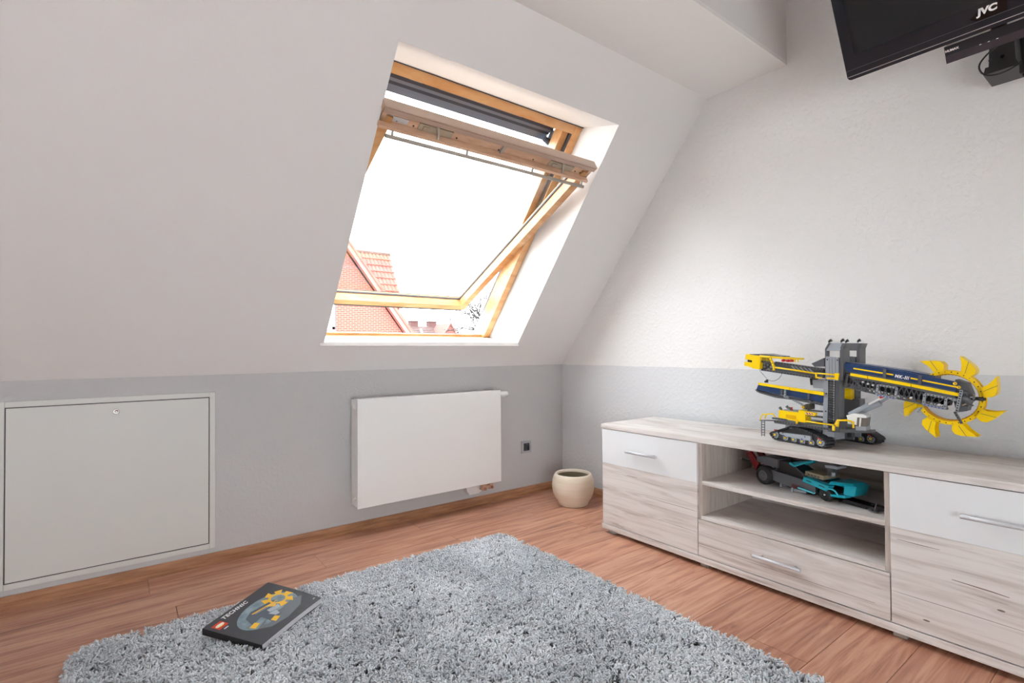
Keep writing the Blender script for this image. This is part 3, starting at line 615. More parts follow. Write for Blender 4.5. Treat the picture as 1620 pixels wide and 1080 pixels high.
# track units, turned 15 degrees
TD = Vector((-.2577, -.9662, 0)); TP = Vector((.9662, -.2577, 0)); TOo = Vector((-.317, -1.748, 0))
def tr(s, z, b): return TOo + TD * s + TP * b + Vector((0, 0, z))
out = [(-.012, .6395), (-.012, .632), (.006, .616), (.030, .6135), (.235, .6135), (.252, .617), (.262, .632), (.262, .640), (.225, .660), (.160, .677), (.095, .681), (.02, .652)]
for b0 in (0.0, .275):
    TOo = Vector((-.317, -1.748, 0)) + (TD * .028 if b0 else Vector((0, 0, 0)))
    u = empty('track_unit', tr(.12, .61, b0 + .025), parent=exc)
    m = MB(); ins = [((s - .125) * .93 + .125, (z - .645) * .86 + .645) for s, z in out]; m.prism(ins, lambda a, z, b: tr(a, z, b), b0 + .012, b0 + .045); m.build('track_core', M_black, u)
    m = MB(); per = []; n = len(out)
    for i in range(n):
        a = Vector(out[i]); b = Vector(out[(i + 1) % n]); c = max(1, int((b - a).length / .0105))
        for k in range(c): per.append((a.lerp(b, (k + .5) / c), (b - a).normalized()))
    for c, d in per:
        nrm = Vector((-d.y, d.x)); m.hexa([tr((c + d * e * .0042 + nrm * f).x, (c + d * e * .0042 + nrm * f).y, b) for b in (b0, b0 + .055) for e, f in ((-1, -.0032), (1, -.0032), (1, .0032), (-1, .0032))])
    m.build('track_belt', mat('track_black', srgb(44, 44, 48), .45), u, kind='stuff')
    for s, z in ((.008, .634), (.062, .628), (.105, .6265), (.147, .6255), (.19, .626), (.232, .634)):
        r = .0165 if s in (.008, .232) else .0125
        m = MB(); c = tr(s, z, b0 + .008); m.cyl(c, tr(s, z, b0 + .03), r, 18, 0); m.cyl(tr(s, z, b0 + .004), c, r * .3, 10, 1)
        for k in range(6): a = k * pi / 3; m.cyl(tr(s + r * .6 * cos(a), z + r * .6 * sin(a), b0 + .0072), c.lerp(c, 0) + (tr(s + r * .6 * cos(a), z + r * .6 * sin(a), b0 + .009) - c), r * .16, 6, 2)
        m.build('road_wheel', [M_lgrey, M_yel, M_black], u)
    m = MB(); m.prism([(.038, .650), (.190, .6535), (.190, .634), (.165, .6335), (.07, .636), (.038, .642)], lambda a, z, b: tr(a, z, b), b0 + .002, b0 + .02); m.build('side_panel', M_lgrey, u)
    m = MB()
    for s, z, k in ((.055, .648, 0), (.165, .648, 0), (.06, .638, 1), (.15, .636, 1)): m.cyl(tr(s, z, b0 + .0005), tr(s, z, b0 + .003), .0026, 8, k)
    parts(m, 'pin', [M_black, M_blue], u)
    m = MB(); m.bar(tr(.222, .652, b0 + .01), tr(.244, .646, b0 + .01), .012, .006); m.build('connector', M_red, u)
    m = MB(); m.bar(tr(.005, .655, b0 + .01), tr(.018, .655, b0 + .01), .010, .005); m.build('connector', M_red, u)
TOo = Vector((-.317, -1.748, 0))
# chassis between the tracks
def tbx(m, s0, s1, b0, b1, z0, z1, mi=0): m.hexa([tr(s0, z0, b0), tr(s1, z0, b0), tr(s1, z0, b1), tr(s0, z0, b1), tr(s0, z1, b0), tr(s1, z1, b0), tr(s1, z1, b1), tr(s0, z1, b1)], mi)
m = MB(); tbx(m, .06, .205, .05, .262, .634, .678); tbx(m, .205, .212, .08, .12, .63, .672); tbx(m, .205, .214, .19, .235, .63, .672); tbx(m, .03, .07, .06, .24, .645, .678); m.build('chassis', M_dgrey, exc)
m = MB(); tbx(m, .205, .213, .125, .185, .634, .67); m.build('chassis_panel', M_lgrey, exc)
m = MB(); tbx(m, .2121, .2127, .09, .112, .638, .664); tbx(m, .2141, .2147, .20, .226, .638, .664); parts(m, 'chassis_opening', M_black, exc)
m = MB(); m.lathe([(.0001, 0), (.075, 0), (.075, .012), (.0001, .012)], tr(.12, .678, .155), 32); m.build('turntable', M_black, exc)
m = MB(); tbx(m, -.005, .20, .02, .25, .684, .690); m.build('lower_deck', M_dgrey, exc)
slab('deck_block', [(-1.8143, 0.6867), (-1.8737, 0.6863), (-1.8735, 0.6711), (-1.8141, 0.6726)], -.33, -.25, M_lgrey)
slab('deck_block', [(-1.9683, 0.6822), (-2.0121, 0.6808), (-2.0117, 0.6559), (-1.9679, 0.6582)], -.33, -.25, M_lgrey)
beam('deck_beam', (-1.7746, 0.7018), (-2.0161, 0.6901), -.355, -.345, .0085, M_dgrey, 20)
beam('deck_beam', (-1.7663, 0.7137), (-1.8303, 0.7131), -.355, -.345, .007, M_dgrey, 5)
beam('deck_beam', (-1.9042, 0.7380), (-1.9726, 0.7351), -.335, -.325, .008, M_dgrey, 7)
beam('deck_beam', (-1.9098, 0.7604), (-1.9729, 0.7592), -.335, -.325, .006, M_dgrey, 6)
slab('deck_floor', [(-1.7783, 0.7055), (-2.0171, 0.6932), (-2.1491, 0.7009), (-2.1489, 0.6909), (-2.0121, 0.6769), (-1.7781, 0.6913)], -.335, -.29, M_dgrey)
# yellow engine house
eh = empty('engine_house', (-.32, -1.83, .70), parent=exc)
m = MB(); m.prism([(-1.7982, 0.7518), (-1.8821, 0.7481), (-1.8823, 0.7605), (-1.9096, 0.7574), (-1.9097, 0.7085), (-1.8736, 0.7102), (-1.8335, 0.7144), (-1.7949, 0.7190)], fx_, -.355, -.30); m.build('yellow_panel', M_yel, eh)
m = MB(); m.prism([(-1.8283, 0.7362), (-1.8714, 0.7347), (-1.8711, 0.7182), (-1.8281, 0.7208)], fx_, -.3565, -.355); m.build('panel_sticker', mat('amber_panel', srgb(232, 176, 10), .3), eh)
m = MB(); m.prism([(-1.9006, 0.7566), (-1.9490, 0.7529), (-1.9463, 0.7405), (-1.9003, 0.7416)], fx_, -.352, -.33); m.build('yellow_arm', M_yel, eh)
m = MB()
for k in range(5):
    x_ = 0
m.prism([(-1.9078, 0.7524), (-1.9410, 0.7506), (-1.9396, 0.7440), (-1.9077, 0.7454)], fx_, -.3535, -.352); m.build('warning_sticker', M_wplast, eh)
m = MB()
for q in ([(-1.9121, 0.7524), (-1.9173, 0.7520), (-1.9223, 0.7449), (-1.9171, 0.7452)], [(-1.9224, 0.7517), (-1.9275, 0.7513), (-1.9324, 0.7442), (-1.9274, 0.7446)], [(-1.9325, 0.7513), (-1.9376, 0.7509), (-1.9400, 0.7452), (-1.9375, 0.7445)]): m.prism(q, fx_, -.3542, -.3534)
parts(m, 'red_stripe', M_red, eh)
m = MB(); m.prism([(-1.8079, 0.7543), (-1.8730, 0.7530), (-1.8728, 0.7392), (-1.8077, 0.7416)], fx_, -.33, -.28); m.build('top_deck', M_lgrey, eh)
for q, r, mt in (((-1.7913, 0.7629), .0065, M_dgrey), ((-1.8220, 0.7710), .0065, M_dgrey), ((-1.8328, 0.7649), .006, M_dgrey)):
    m = MB(); m.tube([(-.335, q[0], q[1]), (-.335, q[0] - .010, q[1] - .010)], [r, r * .6], 10); m.build('spotlight', mt, eh)
q = (-1.8420, 0.7601)
m = MB(); m.tube([(-.33, q[0], q[1] - .006), (-.33, q[0], q[1] + .004), (-.33, q[0], q[1] + .008)], [.005, .0035, .003], 8); m.build('beacon', M_red, eh)
# hand rails (yellow tubes)
def rail(name, pts, x, r, mt, par=None): return MB().tube([(x, p[0], p[1]) for p in pts], r, 8, 0).build(name, mt, par or exc)
rail('hand_rail', [(-1.9141, 0.7157), (-1.9694, 0.7122), (-2.0214, 0.7112)], -.36, .0032, M_yel)
rail('hand_rail', [(-1.7853, 0.7193), (-1.7729, 0.7345), (-1.7238, 0.7263), (-1.7155, 0.7009)], -.36, .0030, M_yel)
rail('hand_rail', [(-1.7427, 0.7266), (-1.7367, 0.7088)], -.36, .0028, M_yel)
rail('hand_rail', [(-2.0274, 0.7119), (-2.0371, 0.7321), (-2.0719, 0.7357), (-2.0945, 0.7306), (-2.0942, 0.7066)], -.36, .0042, M_yel)
rail('rail_knuckle', [(-2.0226, 0.7088), (-2.0218, 0.6879)], -.36, .0055, M_yel)
rail('rail_knuckle', [(-2.0394, 0.7287), (-2.0358, 0.7063)], -.36, .0055, M_yel)
rail('rail_knuckle', [(-1.8777, 0.7174), (-1.8770, 0.7009)], -.362, .0048, M_yel)
rail('black_rod', [(-1.7054, 0.6971), (-1.7750, 0.7028)], -.345, .0022, M_black)
def ladder(name, tl, bl, tr_, br_, x, n, mt, th=.0016):
    m = MB(); a0, a1, b0, b1 = Vector((x, *tl)), Vector((x, *bl)), Vector((x, *tr_)), Vector((x, *br_)); m.tube([a0, a1], th, 6); m.tube([b0, b1], th, 6)
    for k in range(n): f = (k + .5) / n; m.tube([a0.lerp(a1, f), b0.lerp(b1, f)], th * .85, 5)
    return m.build(name, mt, exc)
ladder('hanging_ladder', (-1.7213, 0.6986), (-1.7203, 0.6277), (-1.7359, 0.6992), (-1.7343, 0.6286), -.36, 6, M_dgrey, .0021)
# tower: near and far portal
def pylon(dx, near):
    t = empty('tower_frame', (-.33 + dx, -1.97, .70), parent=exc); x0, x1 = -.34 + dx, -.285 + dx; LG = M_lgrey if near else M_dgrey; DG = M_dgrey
    def sp(name, poly, a, b, mt): MB().prism(poly, fx_, a, b).build(name, mt, t)
    sp('column', [(-1.9778, 0.8961), (-1.9962, 0.8955), (-1.9916, 0.6797), (-1.9732, 0.6815)], x0, x1, LG)
    sp('column', [(-2.0227, 0.8979), (-2.0393, 0.8973), (-2.0335, 0.6795), (-2.0181, 0.6802)], x0, x1, DG)
    sp('column', [(-1.9867, 1.0254), (-1.9965, 1.0253), (-1.9944, 0.8915), (-1.9846, 0.8911)], x0, x0 + .02, DG)
    sp('column', [(-2.0432, 1.0250), (-2.0542, 1.0249), (-2.0521, 0.8939), (-2.0411, 0.8935)], x0, x1 + .015, DG)
    sp('cap_post', [(-1.9867, 1.0254), (-1.9998, 1.0496), (-2.0059, 1.0495), (-1.9965, 1.0253)], x0, x0 + .02, DG)
    sp('cap_post', [(-2.0432, 1.0250), (-2.0522, 1.0481), (-2.0627, 1.0474), (-2.0542, 1.0249)], x0, x1 + .015, DG)
    a, b, c, d = (-1.9932, 1.0171), (-2.0047, 1.0496), (-2.0534, 1.0480), (-2.0435, 1.0161)
    MB().hexa([(x0 - .004, *a), (x0 - .004, *d), (x0 + .004, *d), (x0 + .004, *a), (x0 + .008, *b), (x0 + .008, *c), (x0 + .016, *c), (x0 + .016, *b)]).build('cap_panel', LG, t)
    a, b, c, d = (-1.9904, 0.9935), (-2.0384, 0.9885), (-2.0369, 0.8933), (-1.9864, 0.8965)
    sp('tower_panel', [a, b, c, d], x0 - .003, x0 + .03, LG)
    if near:
        m = MB()
        for px in ((-2.0032, 0.9870), (-2.0141, 0.9871), (-2.0260, 0.9872)): m.box((x0 - .0036, px[0] - .0006, .87), (x0 - .0028, px[0] + .0006, px[1]))
        m.build('panel_groove', M_dgrey, t)
        m = MB()
        for px in ((-1.9958, 0.9798), (-2.0342, 0.9781), (-1.9899, 0.8372), (-1.9863, 0.7629)): m.cyl((x0 - .0045, *px), (x0 - .001, *px), .0028, 8)
        parts(m, 'pin', M_black, t)
    for q in ((-2.0011, 1.0570), (-2.0477, 1.0580)):
        m = MB(); m.tube([(x0 + .01, q[0] + .004, q[1] - .004), (x0 + .01, q[0], q[1] + .001), (x0 + .01, q[0] - .007, q[1] + .0045)], [.004, .0052, .0068], 8); m.cyl((x0 + .01, q[0] + .003, q[1] - .014), (x0 + .01, q[0] + .003, q[1] - .002), .0028, 6, 1); m.build('spotlight', [M_black, M_lgrey], t)
pylon(0, True); pylon(.175, False)
ladder('tower_ladder', (-2.0025, 0.8949), (-1.9959, 0.7049), (-2.0264, 0.8933), (-2.0211, 0.7024), -.35, 19, M_black, .0016)
slab('ballast_box', [(-2.0026, 0.8531), (-2.0319, 0.8520), (-2.0311, 0.8058), (-2.0019, 0.8092)], -.2, -.16, M_yel)
slab('rear_block', [(-1.9946, 0.8102), (-2.0566, 0.8064), (-2.0555, 0.7414), (-1.9934, 0.7356)], -.18, -.12, M_dgrey)
slab('tower_base', [(-1.9722, 0.7137), (-2.0563, 0.7226), (-2.0556, 0.6811), (-1.9717, 0.6763)], -.33, -.12, M_dgrey)
# platform rail round the tower
rail('hand_rail', [(-1.9553, 0.9227), (-2.0424, 0.9176)], -.36, .0032, M_yel)
rail('hand_rail', [(-1.9600, 0.9042), (-1.9798, 0.9036)], -.36, .0035, M_yel); rail('hand_rail', [(-1.9993, 0.9030), (-2.0398, 0.9033)], -.36, .0035, M_yel)
rail('rail_post', [(-1.9591, 0.9255), (-1.9575, 0.9001)], -.36, .0042, M_yel); slab('rail_end', [(-2.0307, 0.9250), (-2.0472, 0.9242), (-2.0421, 0.8969), (-2.0303, 0.8990)], -.365, -.355, M_yel)
# counterweight jib
jib = empty('counterweight_jib', (-.32, -1.70, .93), parent=exc)
def J(name, poly, x0, x1, mt): return MB().prism(poly, fx_, x0, x1).build(name, mt, jib)
J('truss_panel', [(-1.7078, 0.9683), (-1.9733, 0.9383), (-1.9727, 0.9008), (-1.9376, 0.9036), (-1.7043, 0.9316)], -.325, -.25, M_dgrey)
beam('truss_beam', (-1.7766, 0.9651), (-1.9773, 0.9387), -.34, -.33, .0085, M_dgrey, 16, jib)
beam('truss_beam', (-1.7123, 0.9306), (-1.9417, 0.9027), -.34, -.33, .0085, M_dgrey, 18, jib)
beam('truss_beam', (-1.7129, 0.9686), (-1.7652, 0.9621), -.34, -.33, .008, M_dgrey, 4, jib)
m = MB()
for a, b in (((-1.8592, 0.9524), (-1.8853, 0.9254)), ((-1.8778, 0.9500), (-1.9036, 0.9232)), ((-1.8962, 0.9477), (-1.9216, 0.9210)), ((-1.8430, 0.9549), (-1.8668, 0.9276)), ((-1.9143, 0.9453), (-1.9395, 0.9189))): m.bar((-.332, *a), (-.332, *b), .008, .0045)
m.build('truss_brace', M_lgrey, jib)
m = MB()
for a in ((-1.7245, 0.9586), (-1.7391, 0.9530), (-1.7243, 0.9440), (-1.7534, 0.9446), (-1.7417, 0.9328)): m.cyl((-.332, *a), (-.326, *a), .005, 8)
parts(m, 'gear', M_lgrey, jib)
J('yellow_weight', [(-1.6778, 0.9978), (-1.7163, 0.9936), (-1.7115, 0.9323), (-1.6744, 0.9358)], -.352, -.25, M_yel)
J('yellow_weight', [(-1.6402, 1.0021), (-1.6752, 0.9992), (-1.6736, 0.9726), (-1.6368, 0.9782)], -.34, -.26, M_yel)
J('yellow_weight', [(-1.6335, 0.9662), (-1.6734, 0.9623), (-1.6724, 0.9386), (-1.6310, 0.9481)], -.34, -.26, M_yel)
J('weight_core', [(-1.6463, 0.9962), (-1.6752, 0.9992), (-1.6732, 0.9460), (-1.6457, 0.9514)], -.335, -.27, M_black)
J('top_plate', [(-1.6557, 1.0021), (-1.7277, 1.0037), (-1.8019, 0.9925), (-1.8019, 0.9883), (-1.6739, 0.9963)], -.34, -.25, M_dgrey)
rail('top_rail', [(-1.7125, 0.9941), (-1.7590, 0.9895), (-1.8097, 0.9856), (-1.8984, 0.9822)], -.35, .0045, M_yel, jib)
rail('top_rail', [(-1.7815, 0.9873), (-1.8804, 0.9810)], -.29, .0035, M_yel, jib)
for a, b in (((-1.8668, 0.9805), (-1.8679, 0.9680)), ((-1.8800, 0.9806), (-1.8811, 0.9682)), ((-1.7202, 0.9877), (-1.7199, 0.9732)), ((-1.7449, 0.9850), (-1.7448, 0.9734))): rail('rail_post', [a, b], -.35, .003, M_yel, jib)
for c in ((-1.8155, 0.9743), (-1.8347, 0.9731), (-1.8510, 0.9738)): m = MB(); m.cyl((-.35, *c), (-.33, *c), .006, 10); m.build('red_light', M_red, jib)
beam('yellow_arm', (-1.7601, 0.9924), (-1.7807, 0.9427), -.36, -.35, .0075, M_yel, 4, jib)
rail('hand_rail', [(-1.7831, 0.9435), (-1.8731, 0.9326), (-1.9578, 0.9214)], -.36, .0036, M_yel, jib)
rail('rail_post', [(-1.7818, 0.9486), (-1.7801, 0.9287)], -.36, .0055, M_yel, jib)
J('cable_guide', [(-1.9232, 0.9616), (-1.9740, 0.9865), (-1.9734, 0.9491), (-1.9358, 0.9483)], -.32, -.26, M_dgrey)
J('hoist_box', [(-1.9247, 0.8936), (-1.9750, 0.8929), (-1.9745, 0.8555), (-1.9293, 0.8571)], -.32, -.25, M_lgrey)
J('hoist_bracket', [(-1.9196, 0.8988), (-1.9451, 0.8984), (-1.9450, 0.8930), (-1.9272, 0.8923), (-1.9256, 0.8691), (-1.9218, 0.8689)], -.33, -.31, M_black)
m = MB(); m.tube([(-.34, *p) for p in ((-1.7064, 0.9319), (-1.7092, 0.9218), (-1.7390, 0.8893))], .0010, 6); m.tube([(-.34, *p) for p in ((-1.8059, 0.9174), (-1.8038, 0.9061), (-1.7916, 0.8914), (-1.7753, 0.8822), (-1.7582, 0.8800), (-1.7467, 0.8839))], .0010, 6); m.build('hose', M_black, exc)
# discharge boom with navy skirt
db = empty('discharge_boom', (-.33, -1.75, .87), parent=exc)
def Db(name, poly, x0, x1, mt): return MB().prism(poly, fx_, x0, x1).build(name, mt, db)
Db('navy_panel', [(-1.6982, 0.8613), (-1.9781, 0.8336), (-1.9775, 0.7989), (-1.8730, 0.8131), (-1.7941, 0.8205), (-1.7285, 0.8323), (-1.6892, 0.8380)], -.34, -.25, M_navy)
for a, b, c, d in (((-1.7026, 0.8706), (-1.8415, 0.8565), (-1.8400, 0.8444), (-1.7024, 0.8598)), ((-1.8429, 0.8563), (-1.8868, 0.8520), (-1.8866, 0.8391), (-1.8427, 0.8438)), ((-1.8881, 0.8518), (-1.9806, 0.8428), (-1.9804, 0.8287), (-1.8879, 0.8386))): Db('yellow_strip', [a, b, c, d], -.348, -.335, M_yel)
Db('skirt_strap', [(-1.8011, 0.8481), (-1.8108, 0.8473), (-1.8090, 0.8204), (-1.8007, 0.8213)], -.345, -.335, M_dgrey)
Db('skirt_strap', [(-1.9160, 0.8367), (-1.9237, 0.8358), (-1.9220, 0.8073), (-1.9156, 0.8082)], -.345, -.335, M_dgrey)
beam('hanger', (-1.8242, 0.8468), (-1.8222, 0.8117), -.352, -.342, .006, M_lgrey, 3, db)
beam('hanger', (-1.8264, 0.8120), (-1.8372, 0.8099), -.352, -.342, .006, M_lgrey, 1, db)
m = MB(); bp_ = [(-1.6844, 0.8369), (-1.6933, 0.8285), (-1.7140, 0.8219), (-1.7775, 0.8078), (-1.8466, 0.8041), (-1.9048, 0.8013), (-1.9755, 0.7944)]
for p, q in zip(bp_, bp_[1:]):
    n_ = max(2, int(math.hypot(p[0] - q[0], p[1] - q[1]) / .008))
    for k in range(n_):
        a = [p[i] + (q[i] - p[i]) * (k + .08) / n_ for i in (0, 1)]; b = [p[i] + (q[i] - p[i]) * (k + .92) / n_ for i in (0, 1)]; m.bar((-.305, *a), (-.305, *b), .07, .006)
m.build('conveyor_belt', M_dgrey, db, kind='stuff')
beam('support_beam', (-1.8492, 0.8015), (-1.8914, 0.7811), -.34, -.33, .006, M_lgrey, 5, db)
beam('support_beam', (-1.8706, 0.8002), (-1.9754, 0.7864), -.33, -.32, .006, M_dgrey, 9, db)
q = (-1.9000, 0.7739)
m = MB(); m.cyl((-.35, *q), (-.28, *q), .0085, 14, 0); m.cyl((-.356, *q), (-.35, *q), .0055, 14, 1); m.cyl((-.357, *q), (-.356, *q), .0025, 8, 2); m.build('pivot_gear', [M_dgrey, M_yel, M_black], db)
m = MB(); m.box((-.34, q[0] - .003, q[1] - .01), (-.29, q[0] - .022, q[1] + .012)); m.build('pivot_block', mat('olive_grey', srgb(70, 66, 50), .5), db)
q = (-1.7380, 0.8806)
m = MB(); m.cyl((-.35, q[0] + .002, q[1] - .004), (-.33, q[0] + .002, q[1] - .004), .005, 8); m.box((-.345, q[0] + .002, q[1] - .008), (-.335, q[0] - .005, q[1] + .006)); m.build('hose_clip', M_black, db)
# main boom
bo = empty('main_boom', (-.31, -2.2, .86), parent=exc)
def Bo(name, poly, x0, x1, mt): return MB().prism(poly, fx_, x0, x1).build(name, mt, bo)
npn = Bo('navy_panel', [(-2.0591, 0.9641), (-2.1159, 0.9587), (-2.2686, 0.9365), (-2.4201, 0.9039), (-2.4135, 0.8711), (-2.2797, 0.8953), (-2.1131, 0.9244), (-2.0632, 0.9331)], -.34, -.325, M_navy)
Bo('navy_top', [(-2.0573, 0.9691), (-2.1142, 0.9623), (-2.2673, 0.9399), (-2.3512, 0.9226), (-2.3510, 0.9110), (-2.2671, 0.9267), (-2.0617, 0.9511)], -.325, -.25, M_navy)
for a, b, c, d in (((-2.0915, 0.9480), (-2.1937, 0.9319), (-2.1936, 0.9263), (-2.0914, 0.9426)), ((-2.2041, 0.9308), (-2.2267, 0.9266), (-2.2266, 0.9213), (-2.2040, 0.9251)), ((-2.2815, 0.9160), (-2.3037, 0.9117), (-2.3036, 0.9065), (-2.2814, 0.9108)), ((-2.3170, 0.9092), (-2.4167, 0.8893), (-2.4158, 0.8841), (-2.3169, 0.9038))): Bo('yellow_stripe', [a, b, c, d], -.3415, -.34, M_yel)
A_ = (-2.2277, 0.9160)
B_ = (-2.2805, 0.9065)
dirv = Vector((0, B_[0] - A_[0], B_[1] - A_[1])).normalized(); cen = Vector((-.3422, (A_[0] + B_[0]) / 2, (A_[1] + B_[1]) / 2 + .0045)); upv = Vector((-1, 0, 0)).cross(dirv)
text('boom_lettering', 'MK-III', M_print, frame_m(cen, dirv, upv if upv.z > 0 else -upv), .0172, npn, .0003, .1, 1.14, .0005, .92)
Bo('grey_ledge', [(-2.0804, 0.9311), (-2.2410, 0.9069), (-2.4133, 0.8712), (-2.4131, 0.8645), (-2.2409, 0.8996), (-2.0803, 0.9240)], -.344, -.32, M_dgrey)
for a, b, c, d in (((-2.0832, 0.9263), (-2.1421, 0.9171), (-2.1419, 0.9061), (-2.0819, 0.9160)), ((-2.1443, 0.9167), (-2.2838, 0.8932), (-2.2836, 0.8814), (-2.1441, 0.9057)), ((-2.2854, 0.8928), (-2.4212, 0.8664), (-2.4210, 0.8546), (-2.2852, 0.8810))): Bo('yellow_strip', [a, b, c, d], -.349, -.335, M_yel)
Bo('grey_ledge', [(-2.0801, 0.9157), (-2.2407, 0.8888), (-2.4130, 0.8533), (-2.4128, 0.8454), (-2.2406, 0.8804), (-2.0823, 0.9069)], -.344, -.32, M_dgrey)
Bo('clamp', [(-2.1953, 0.9456), (-2.2047, 0.9446), (-2.2030, 0.9055), (-2.1936, 0.9075)], -.347, -.33, M_dgrey)
Bo('clamp', [(-2.3070, 0.9261), (-2.3165, 0.9241), (-2.3150, 0.8901), (-2.3055, 0.8920)], -.347, -.33, M_dgrey)
Bo('inner_core', [(-2.0512, 0.9244), (-2.2341, 0.8862), (-2.3955, 0.8485), (-2.3860, 0.8159), (-2.3063, 0.8283), (-2.1603, 0.8601), (-2.0552, 0.8828)], -.31, -.27, M_black)
m = MB()
r_ = random.Random(4)
lo = [(-2.0650, 0.8684), (-2.1103, 0.8581), (-2.1649, 0.8463), (-2.2496, 0.8312), (-2.3100, 0.8190), (-2.3856, 0.8056)]
hi = [(-2.0749, 0.9101), (-2.1110, 0.9013), (-2.1656, 0.8936), (-2.2503, 0.8781), (-2.3108, 0.8648), (-2.4076, 0.8457)]
for p, q, a, b in zip(lo, lo[1:], hi, hi[1:]):
    m.bar((-.325, *p), (-.325, *q), .02, .005); n_ = 4
    for k in range(n_):
        f, g_ = k / n_, (k + 1) / n_; L_ = lambda u, v, t: [u[i] + (v[i] - u[i]) * t for i in (0, 1)]
        m.bar((-.33, *L_(p, q, f)), (-.33, *L_(a, b, g_)), .006, .003); m.bar((-.33, *L_(p, q, g_)), (-.33, *L_(a, b, f)), .006, .0022)
m.build('lattice', M_dgrey, bo)
m = MB()
for c in ((-2.1220, 0.8916), (-2.1395, 0.8849), (-2.1568, 0.8807), (-2.2794, 0.8392), (-2.3642, 0.8198)): m.cyl((-.338, *c), (-.325, *c), .0038, 8)
parts(m, 'white_bush', M_wplast, bo)
for R4 in ([(-2.1756, 0.8831), (-2.2382, 0.8743), (-2.2317, 0.8338), (-2.1711, 0.8445)], [(-2.3243, 0.8577), (-2.3856, 0.8461), (-2.3814, 0.8067), (-2.3189, 0.8177)]):
    for i, (hn, mt_) in enumerate(((6, M_lgrey), (2, M_lgrey), (6, M_lgrey), (2, M_lgrey))): beam('frame_beam', R4[i], R4[(i + 1) % 4], -.345, -.337, .0072, mt_, hn, bo, M_blue if i == 2 else M_black)
beam('frame_beam', (-2.3886, 0.8461), (-2.4202, 0.8405), -.345, -.337, .006, M_lgrey, 3, bo)
beam('end_beam', (-2.4313, 0.8771), (-2.4166, 0.8015), -.355, -.345, .0085, M_lgrey, 9, bo)
beam('tail_beam', (-2.4101, 0.7998), (-2.4294, 0.7594), -.352, -.344, .007, M_dgrey, 5, bo)
beam('tail_beam', (-2.3162, 0.8074), (-2.3026, 0.7875), -.35, -.342, .005, M_lgrey, 3, bo)
beam('strut', (-2.0681, 0.9202), (-2.0580, 0.8655), -.338, -.330, .0065, M_dgrey, 6, bo)
beam('strut', (-2.0727, 0.9178), (-2.1346, 0.8519), -.338, -.330, .0065, M_dgrey, 8, bo)
for c in ((-2.4124, 0.8993), (-2.4226, 0.8864)): m = MB(); m.lathe([(.0025, -.004), (.0055, -.004), (.0055, .004), (.0025, .004)], (-.345, *c), 14, 0, (1, 0, 0)); m.build('yellow_bush', M_yel, bo)
Bo('sprocket_housing', [(-2.4090, 0.9127), (-2.4401, 0.9006), (-2.4531, 0.8590), (-2.4385, 0.8023), (-2.4106, 0.7953), (-2.4008, 0.8443)], -.325, -.27, M_dgrey)
c = (-2.4327, 0.8471)
m = MB(); m.lathe([(.0001, 0), (.010, 0), (.012, .004), (.024, .004), (.028, .008), (.026, .012), (.0001, .012)], (-.335, c[0], c[1]), 20, 0, (1, 0, 0)); m.build('sprocket', M_dgrey, bo)
m = MB(); c2 = (-2.4800, 0.8460)
m.tube([(-.30, c[0], c[1]), (-.30, (c[0] + c2[0]) / 2, (c[1] + c2[1]) / 2), (-.30, *c2)], [.009, .006, .008], 10); m.build('wheel_axle', M_black, bo)
c3 = (-2.4861, 0.8457)
m = MB(); m.tube([(-.30, c2[0], c2[1]), (-.30, c3[0], c3[1])], [.007, .004], 8); m.build('spotlight', M_black, bo)
r_ = random.Random(11)
for k in range(16):
    a = r_.uniform(0, 2 * pi); d = r_.uniform(.012, .03); y_, z_ = c[0] - .004 + d * cos(a), c[1] + d * sin(a) * 1.1; t_ = r_.uniform(0, pi); L_ = r_.uniform(.008, .018)
    m = MB(); m.bar((-.339, y_ - cos(t_) * L_ / 2, z_ - sin(t_) * L_ / 2), (-.339, y_ + cos(t_) * L_ / 2, z_ + sin(t_) * L_ / 2), .006, .005); m.build('gear_housing_piece', [M_lgrey, M_black, M_dgrey, M_tan][k % 4], bo)
for k in range(12):
    f_ = .12 + .07 * k; y_ = lo[0][0] + (lo[-1][0] - lo[0][0]) * f_; z_ = (lo[0][1] + (lo[-1][1] - lo[0][1]) * f_) + r_.uniform(.004, .018)
    m = MB(); m.box((-.322, y_ - r_.uniform(.003, .008), z_ - .003), (-.315, y_ + r_.uniform(.003, .008), z_ + .003)); m.build('conveyor_part', [M_lgrey, M_tan, M_wplast, M_dgrey][k % 4], bo)
